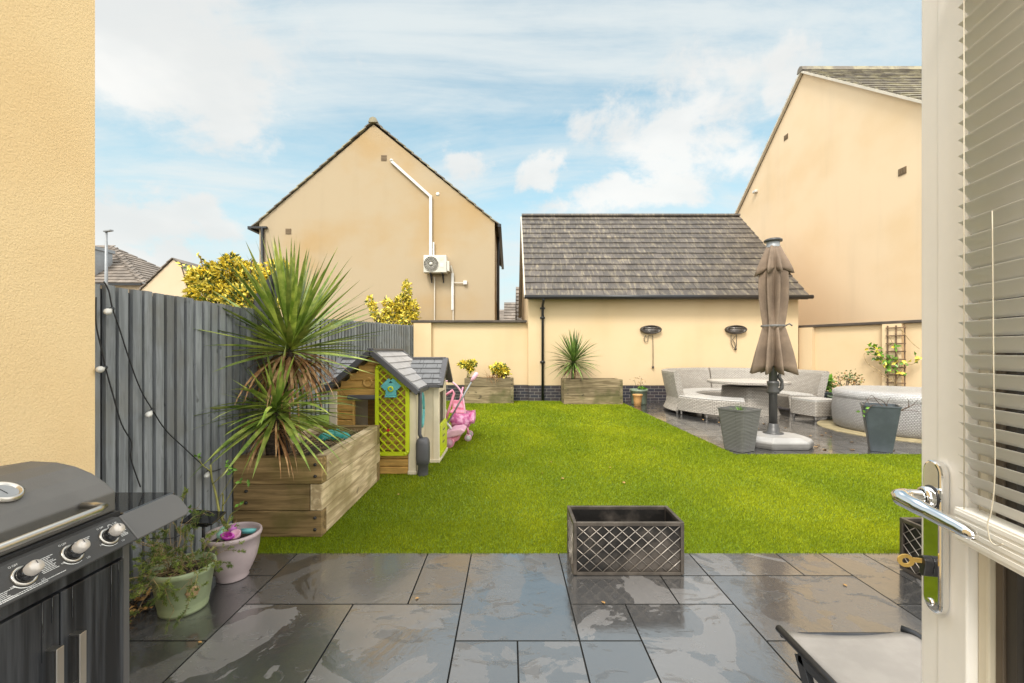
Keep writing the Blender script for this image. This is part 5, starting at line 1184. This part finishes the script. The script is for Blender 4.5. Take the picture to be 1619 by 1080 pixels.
def pleat(mb, zs, nf, ph, jit, zig, n=160):
    vs = []; m_ = n+1
    for i, (z, r, dep) in enumerate(zs):
        for j in range(m_):
            q = 2*PI*j/n; wv = math.cos(nf*q+ph+.4*math.sin(3*q+i*.12)); wv2 = math.cos(2*nf*q+1.3+.1*i)+.6*math.sin(3.0*nf*q+.4*i+math.sin(5*q))
            rr = r*(1-dep*.5*(1-wv)*.9-dep*.12*(1-wv2))+jit*math.sin(5*q+ph); zz = z
            if i == 0: zz = z+zig*(.5-.5*wv)
            vs.append(UC+Vector((rr*math.cos(q), rr*math.sin(q), zz)))
    mb.add(vs, [(i*m_+j,i*m_+j+1,(i+1)*m_+j+1,(i+1)*m_+j) for i in range(len(zs)-1) for j in range(n)], 0, .5, True)
mb = MB(); pleat(mb, [(1.06,.345,.92),(1.2,.315,.84),(1.4,.27,.72),(1.6,.215,.58),(1.74,.175,.38),(1.80,.155,.20),(1.86,.165,.34),(2.0,.185,.55),(2.2,.21,.66),(2.4,.22,.62),(2.6,.21,.45),(2.8,.15,.2),(2.95,.085,.1)], 8, .6, .010, .14); o1 = mb.build('canopy', 'canvas', t); sm_ = o1.modifiers.new('solid', 'SOLIDIFY'); sm_.thickness = .004
mb = MB(); pleat(mb, [(2.58,.285,.6),(2.68,.255,.5),(2.80,.20,.36),(2.92,.14,.16),(3.02,.095,.08)], 8, .2, .006, .09); o2 = mb.build('vent_flap', 'canvas', t); sm_ = o2.modifiers.new('solid', 'SOLIDIFY'); sm_.thickness = .004
mb = MB(); mb.lathe([(.163,1.785),(.17,1.80),(.163,1.815)], UC, 32); mb.tube([UC+Vector((.15,-.06,1.80)),UC+Vector((.2,-.08,1.83)),UC+Vector((.24,-.08,1.80))], .012, 6); mb.build('tie_strap', 'base_grey', t)
mb = MB(); mb.lathe([(.095,3.0),(.098,3.02),(.09,3.03),(.09,3.085)], UC, 20); cp_ = mb.build('cap', 'lampgrey', t); mb = MB(); mb.lathe([(.09,3.085),(.125,3.09),(.128,3.115),(.10,3.135),(0,3.14)], UC, 20); mb.build('finial', 'pole', t)

# ================= POTS AT REAR =================
c = at(1010,640,11.45); c.z = 0
t, _, _ = pot('plant_pot', 'dull sage pot with a thin weed by the garage brick plinth', c, [(0,.002),(.19,.002),(.20,.03),(.215,.34),(.235,.35),(.235,.40),(.215,.40),(.20,.34),(0,.34)], 'sage2')
MB().lathe([(0,.0),(.2,0)], c+Vector((0,0,.35)), 20).build('soil', 'soil', t)
t = thing('weed_plant', 'thin rusty weed and green sprouts in the dull sage pot', 'plant', (c.x,c.y,.35)); mb = MB(); lf = MB()
for k in range(5):
    e = c+Vector((random.uniform(-.2,.12),0,random.uniform(.5,.72))); mb.tube([c+Vector((random.uniform(-.08,.08),0,.34)), c.lerp(e,.6)+Vector((0,0,.1)), e], .005, 5)
    for _ in range(6): lf.leaf(e+Vector(rng.normal(size=3))*.04, rng.normal(size=3), .05, .025, 1)
for _ in range(90): lf.leaf(c+Vector((random.uniform(-.02,.2),random.uniform(-.1,.1),.40+random.uniform(-.03,.06))), rng.normal(size=3), .06, .03, 0)
mb.build('stem', 'twig_dark', t); lf.build('leaves', ['leaf_bright','leaf_dead'], t)
c = at(1008,641,11.05); c.z = 0
o = MB().lathe([(0,.003),(.085,.003),(.10,.14),(.118,.265),(.125,.27),(.13,.30),(.115,.30),(.1,.2),(0,.2)], c, 28).build('terracotta_pot', 'terra'); tag(o, 'small orange terracotta pot in front of the dull sage pot', 'plant pot')
c = Vector((7.42,10.15,0)); 
t, _, _ = pot('plant_pot', 'dark slate pot holding a leafy green plant behind the sofa end', c, [(0,.002),(.13,.002),(.19,.42),(.2,.43),(.2,.46),(.18,.46),(.15,.36),(0,.36)], 'slateblue')
t = thing('leafy_plant', 'bright green leafy plant at the right end of the sofa', 'plant', (c.x,c.y,.4)); mb = MB(); foliage(mb, [(c.x,c.y,.62,.26,.2),(c.x-.05,c.y,.72,.18,.16)], 260, .13, .08, (0,), shell=.2, z0=.44); mb.build('leaves', 'leaf_bright', t)
mb = MB(); branches(mb, (c.x,c.y,.36), [(c.x+random.uniform(-.2,.2),c.y,.7) for _ in range(7)], .008); mb.build('stem', 'twig_green', t)
c = Vector((7.55,9.75,0))
t, _, _ = pot('plant_pot', 'wide dull green pot with a reddish shrub beside the hot tub', c, [(0,.002),(.20,.002),(.26,.34),(.285,.35),(.285,.40),(.26,.40),(.24,.33),(0,.33)], 'sage2')
t = thing('rusty_shrub', 'sparse shrub with brown seed heads between sofa and hot tub', 'plant', (c.x,c.y,.36)); mb = MB(); lf = MB()
for k in range(16):
    e = c+Vector((random.uniform(-.32,.42),random.uniform(-.1,.1),random.uniform(.5,.86))); mb.tube([c+Vector((random.uniform(-.1,.1),0,.33)), c.lerp(e,.5)+Vector((0,0,.1)), e], .006, 5)
    for _ in range(16): lf.leaf(e+Vector(rng.normal(size=3))*.06, rng.normal(size=3), .06, .035, random.choice((0,0,1)))
mb.build('stem', 'twig_dark', t); lf.build('leaves', ['leaf_green','fallen'], t)
# trellis + climber on the wall pier
def wp(x, y, d=.13):
    """point on the right garden wall (offset d) under picture column x, height from y"""
    a = WA+WN*d; k = (x-VX)/F; s = (k*a.y-a.x)/(WD.x-k*WD.y); p_ = a+WD*s; p_.z = H-(y-VY)/F*p_.y; return p_, s
pA, sA = wp(1403, 515, .15); pB, sB = wp(1430, 612, .15)
t = thing('wall_trellis', 'narrow brown wooden trellis fixed to the cream wall pier', 'trellis', (pA.x,pA.y,0)); mb = MB(); z1 = pA.z; z0 = .35
for u in (0,.5,1): s = sA+(sB-sA)*u; c = WA+WN*.14+WD*s; mb.box((c.x,c.y,(z0+z1)/2), (.028,.015,z1-z0), ang)
for k in range(9): s = (sA+sB)/2; c = WA+WN*.156+WD*s; mb.box((c.x,c.y,z0+.1+(z1-z0-.16)*k/8), ((sB-sA)+.06,.014,.028), ang)
mb.build('slats', 'trellis', t)
t = thing('climbing_rose', 'sparse climbing plant with yellow green leaves on the wall trellis', 'climber', (9.3,10.5,0)); mb = MB(); lf = MB()
for pts in ([(1415,612),(1412,590),(1405,575),(1390,560),(1368,550)],[(1412,605),(1392,588),(1372,575),(1366,562),(1368,558)],[(1416,610),(1422,575),(1412,545),(1405,530)],[(1418,600),(1430,580),(1445,575),(1454,568)],[(1410,600),(1395,595),(1384,587),(1380,588)],[(1424,520),(1440,540),(1454,552)]):
    P_ = sm_path([wp(x,y,.19)[0] for x,y in pts], 4); mb.tube(P_, [.010-.006*i/(len(P_)-1) for i in range(len(P_))], 5)
for x, y, n in ((1376,548,10),(1384,552,12),(1388,565,12),(1395,572,10),(1402,568,10),(1372,560,3),(1408,580,8),(1392,558,8),(1416,568,6),(1424,590,6),(1430,572,6),(1450,567,8),(1412,545,6),(1405,590,5)):
    for _ in range(n): lf.leaf(wp(x+random.uniform(-5,5),y+random.uniform(-5,5),.22)[0], rng.normal(size=3), .12, .07, random.choice((0,0,1)), up=(0,-1,.4))
mb.build('stem', 'twig', t); lf.build('leaves', ['leaf_bright','leaf_yellow'], t)

# ================= FALLEN LEAVES =================
def fallen(n, xr, yr, label, group, z=.004, size=.05, fixed_=()):
    mb = MB(); mb.add([(0,-.5,0),(.28,-.15,.08),(.22,.25,.1),(0,.5,.02),(-.24,.22,.12),(-.3,-.12,.05),(0,0,0)], [(0,1,6),(1,2,6),(2,3,6),(3,4,6),(4,5,6),(5,0,6)], 0, .5, True)
    pos = list(fixed_)+[(random.uniform(*xr), random.uniform(*yr)) for _ in range(n)]; first = None
    for x, y in pos:
        if first is None: o = mb.build('fallen_leaf', 'fallen'); tag(o, label, 'leaf', group); first = o
        else: o = first.copy(); COL.objects.link(o)
        s = size*random.uniform(.6,1.25); o.scale = (s,s,s); o.location = (x, y, z); o.rotation_euler = (random.uniform(-.15,.15),random.uniform(-.15,.15),random.uniform(0,6.28))
fallen(26, (3.9,5.6), (6.1,9.0), 'small brown fallen leaf on the dark rear patio', 'leaves on the rear patio', .004, .075)
fallen(9, (-1.5,2.9), (3.1,6.5), 'small brown fallen leaf on the bright green lawn', 'leaves on the lawn', .02, .04)
fallen(1, (-1.9,2.3), (2.2,3.0), 'small brown fallen leaf on the front slate patio', 'leaves on the front patio', .004, .028, [tuple(at(316,1019,2.09))[:2], (2.03,2.6), (.53,2.42), (-1.95,3.0),(-1.9,2.98)])
fo = bpy.data.objects['fallen_leaf'].copy(); COL.objects.link(fo); fo.location = (-1.222,1.218,.468); fo.scale = (.03,.03,.03); fo.rotation_euler = (.3,.5,1); tag(fo, 'yellow leaf stuck under the barbecue door handle', 'leaf', 'leaves on the barbecue')
t = thing('leaf_litter', 'dark heap of dead leaves and soil against the fence foot', 'leaf litter', (-2.05,2.35,0)); mb = MB()
for _ in range(260): mb.leaf((random.uniform(-2.12,-1.93),random.uniform(2.1,2.65),random.uniform(.005,.04)), rng.normal(size=3)*Vector((1,1,.4)) if False else (random.uniform(-1,1),random.uniform(-1,1),random.uniform(0,.4)), random.uniform(.02,.05), .02, random.choice((0,1,1)))
mb.build('leaves', ['fallen','soil'], t); t['kind'] = 'stuff'

# ================= DOOR =================
t = thing('patio_door', 'open white glazed patio door with chrome lever handle and key', 'door', (0,0,0)); door = t
fa = MB(); fa.bb(-.062, .0345, -.062, -.0015, .06, 2.15); st = fa.build('stile', 'upvc', t, .004, 3)
MB().bb(-.062, -.004, -.0078, 0, .06, 2.15).build('stile_face', 'upvc', t, .003, 3)
MB().bb(-.080, -.0625, -.055, -.012, .25, 2.0).build('glazing_bead', 'bead', t, .003)
MB().bb(-.092, -.0805, -.050, -.020, .25, 2.0).build('gasket', 'spacer', t, .002)
MB().bb(-.108, -.0925, -.046, -.024, .25, 2.0).build('spacer_bar', 'gasket', t)
MB().bb(-.84, -.744, -.062, 0, .06, 2.15).build('stile', 'upvc', t, .004)
MB().bb(-.744, -.0622, -.062, 0, .06, .25).build('bottom_rail', 'upvc', t, .004); MB().bb(-.744, -.0622, -.062, 0, 2.0, 2.15).build('top_rail', 'upvc', t, .004)
MB().bb(-.744, -.0805, -.040, -.030, .25, 2.0).build('glass_pane', 'glass', t)
# handle
hx, hw, ht = -.014, .019, .014
mb = MB(); pts = []
for cz, a in ((1.250-hw, 0), (1.014+hw, 180)):
    for k in range(13): q = R(a+15*k); pts.append((hx+hw*math.cos(q), cz+hw*math.sin(q)))
mb.prism(pts, 1, .0002, ht); pl = mb.build('handle_plate', 'chrome', t, .004, 3)
mb = MB(); z = 1.192; TB = Matrix.Rotation(-PI/2,3,'X')
mb.lathe([(.0165,0),(.0165,.008),(.014,.012),(.012,.012)], (hx,ht,z), 24, tilt=TB); mb.build('rose_ring', 'chrome', pl); MB().lathe([(.0185,0),(.0185,.0015),(.016,.002)], (hx,ht,z), 24, tilt=TB).build('rose_gasket', 'black', pl)
mb = MB(); mb.tube(sm_path([(hx,ht,z),(hx,ht+.02,z),(hx-.001,ht+.034,z),(hx-.008,ht+.044,z),(hx-.022,ht+.046,z-.001),(hx-.06,ht+.041,z-.004),(hx-.10,ht+.036,z-.007),(hx-.133,ht+.033,z-.009)],4), [.0105]*8+[.0115]*4+[.0125]*4+[.0115]*4+[.0100]*4+[.0095,.009,.0085,.007]+[.003], 16)
mb.build('lever', 'chrome', pl)
mb = MB(); zc_ = 1.086; pts = []
for cz, a, rr in ((zc_+.006, 0, .0085), (zc_-.012, 180, .005)):
    for k in range(9): q = R(a+22.5*k); pts.append((hx+rr*math.cos(q), cz+rr*math.sin(q)))
mb.prism(pts, 1, ht, ht+.012); mb.build('lock_cylinder', 'black', pl, .001)
for z in (1.029,): MB().lathe([(.006,0),(.006,.002),(.004,.003),(0,.0025)], (hx,ht,z), 16, tilt=TB).build('screw', 'chrome', pl)
mb = MB(); mb.bar((hx,ht+.008,zc_+.006),(hx,ht+.024,zc_+.006),.002,.007)
n = 20; 
for k in range(n):
    a0 = 2*PI*k/n; a1 = 2*PI*(k+1)/n; q = []
    for a in (a0, a1):
        for ro in (.006, .0125): q.append((ht+.033+ro*.9*math.cos(a), zc_+.004+ro*math.sin(a)*.8))
    vs = [(hx-.0012,*q[0]),(hx-.0012,*q[1]),(hx-.0012,*q[3]),(hx-.0012,*q[2]),(hx+.0012,*q[0]),(hx+.0012,*q[1]),(hx+.0012,*q[3]),(hx+.0012,*q[2])]
    mb.add(vs, [(3,2,1,0),(4,5,6,7),(0,1,5,4),(1,2,6,5),(2,3,7,6),(3,0,4,7)])
ko = mb.build('key', 'brass', None); tag(ko, 'small brass key left in the white door lock', 'key')
mb = MB(); TH = R(50)
# blind
bl_ = thing('venetian_blind', 'cream venetian blind hanging on the white patio door glass', 'blind', (0,0,0))
mb = MB(); zt = 1.995
for i in range(33):
    z = zt-.02-i*.0238
    if z < 1.20: break
    vs = []; nseg = 6; jz = random.uniform(-.0006,.0006)
    for xx in (-.0655, -.735):
        for k in range(nseg+1):
            v = (k/nseg-.5)*.027; cv = .0028*(1-(2*k/nseg-1)**2)
            yy = .004+v*math.cos(TH)-cv*math.sin(TH)*.0; zz = z+v*math.sin(TH)+cv+jz; vs.append((xx, yy, zz))
    mb.add(vs, [(k, k+1, nseg+2+k, nseg+1+k) for k in range(nseg)], 0, None, True)
o = mb.build('slats', 'slat', bl_); sm_ = o.modifiers.new('solid','SOLIDIFY'); sm_.thickness = .0006
mb = MB(); mb.bb(-.74, -.066, -.009, .017, 1.148, 1.196)
for k in range(4): mb.bb(-.739, -.067, .0171, .0185, 1.153+k*.011, 1.160+k*.011)
mb.build('bottom_rail', 'slat', bl_, .002); MB().bb(-.742, -.064, -.008, .022, 1.975, 1.999).build('head_rail', 'slat', bl_, .002)
mb = MB()
for xx in (-.078, -.40):
    for yy in (-.004, .014): mb.tube([(xx,yy,1.196),(xx,yy,1.975)], .0008, 5)
mb.build('ladder_cord', 'bead', bl_)
MB().tube(sm_path([(-.135,.022,1.6),(-.137,.022,1.4),(-.139,.022,1.27),(-.134,.022,1.215),(-.128,.022,1.195),(-.132,.022,1.175),(-.141,.022,1.172),(-.150,.022,1.178)]), .0007, 5).build('pull_cord', 'bead', bl_)
DA = math.atan2(.975,.2223)
for q in (door, bl_, ko): q.location = (.673,.68,0); q.rotation_euler = (0,0,DA)
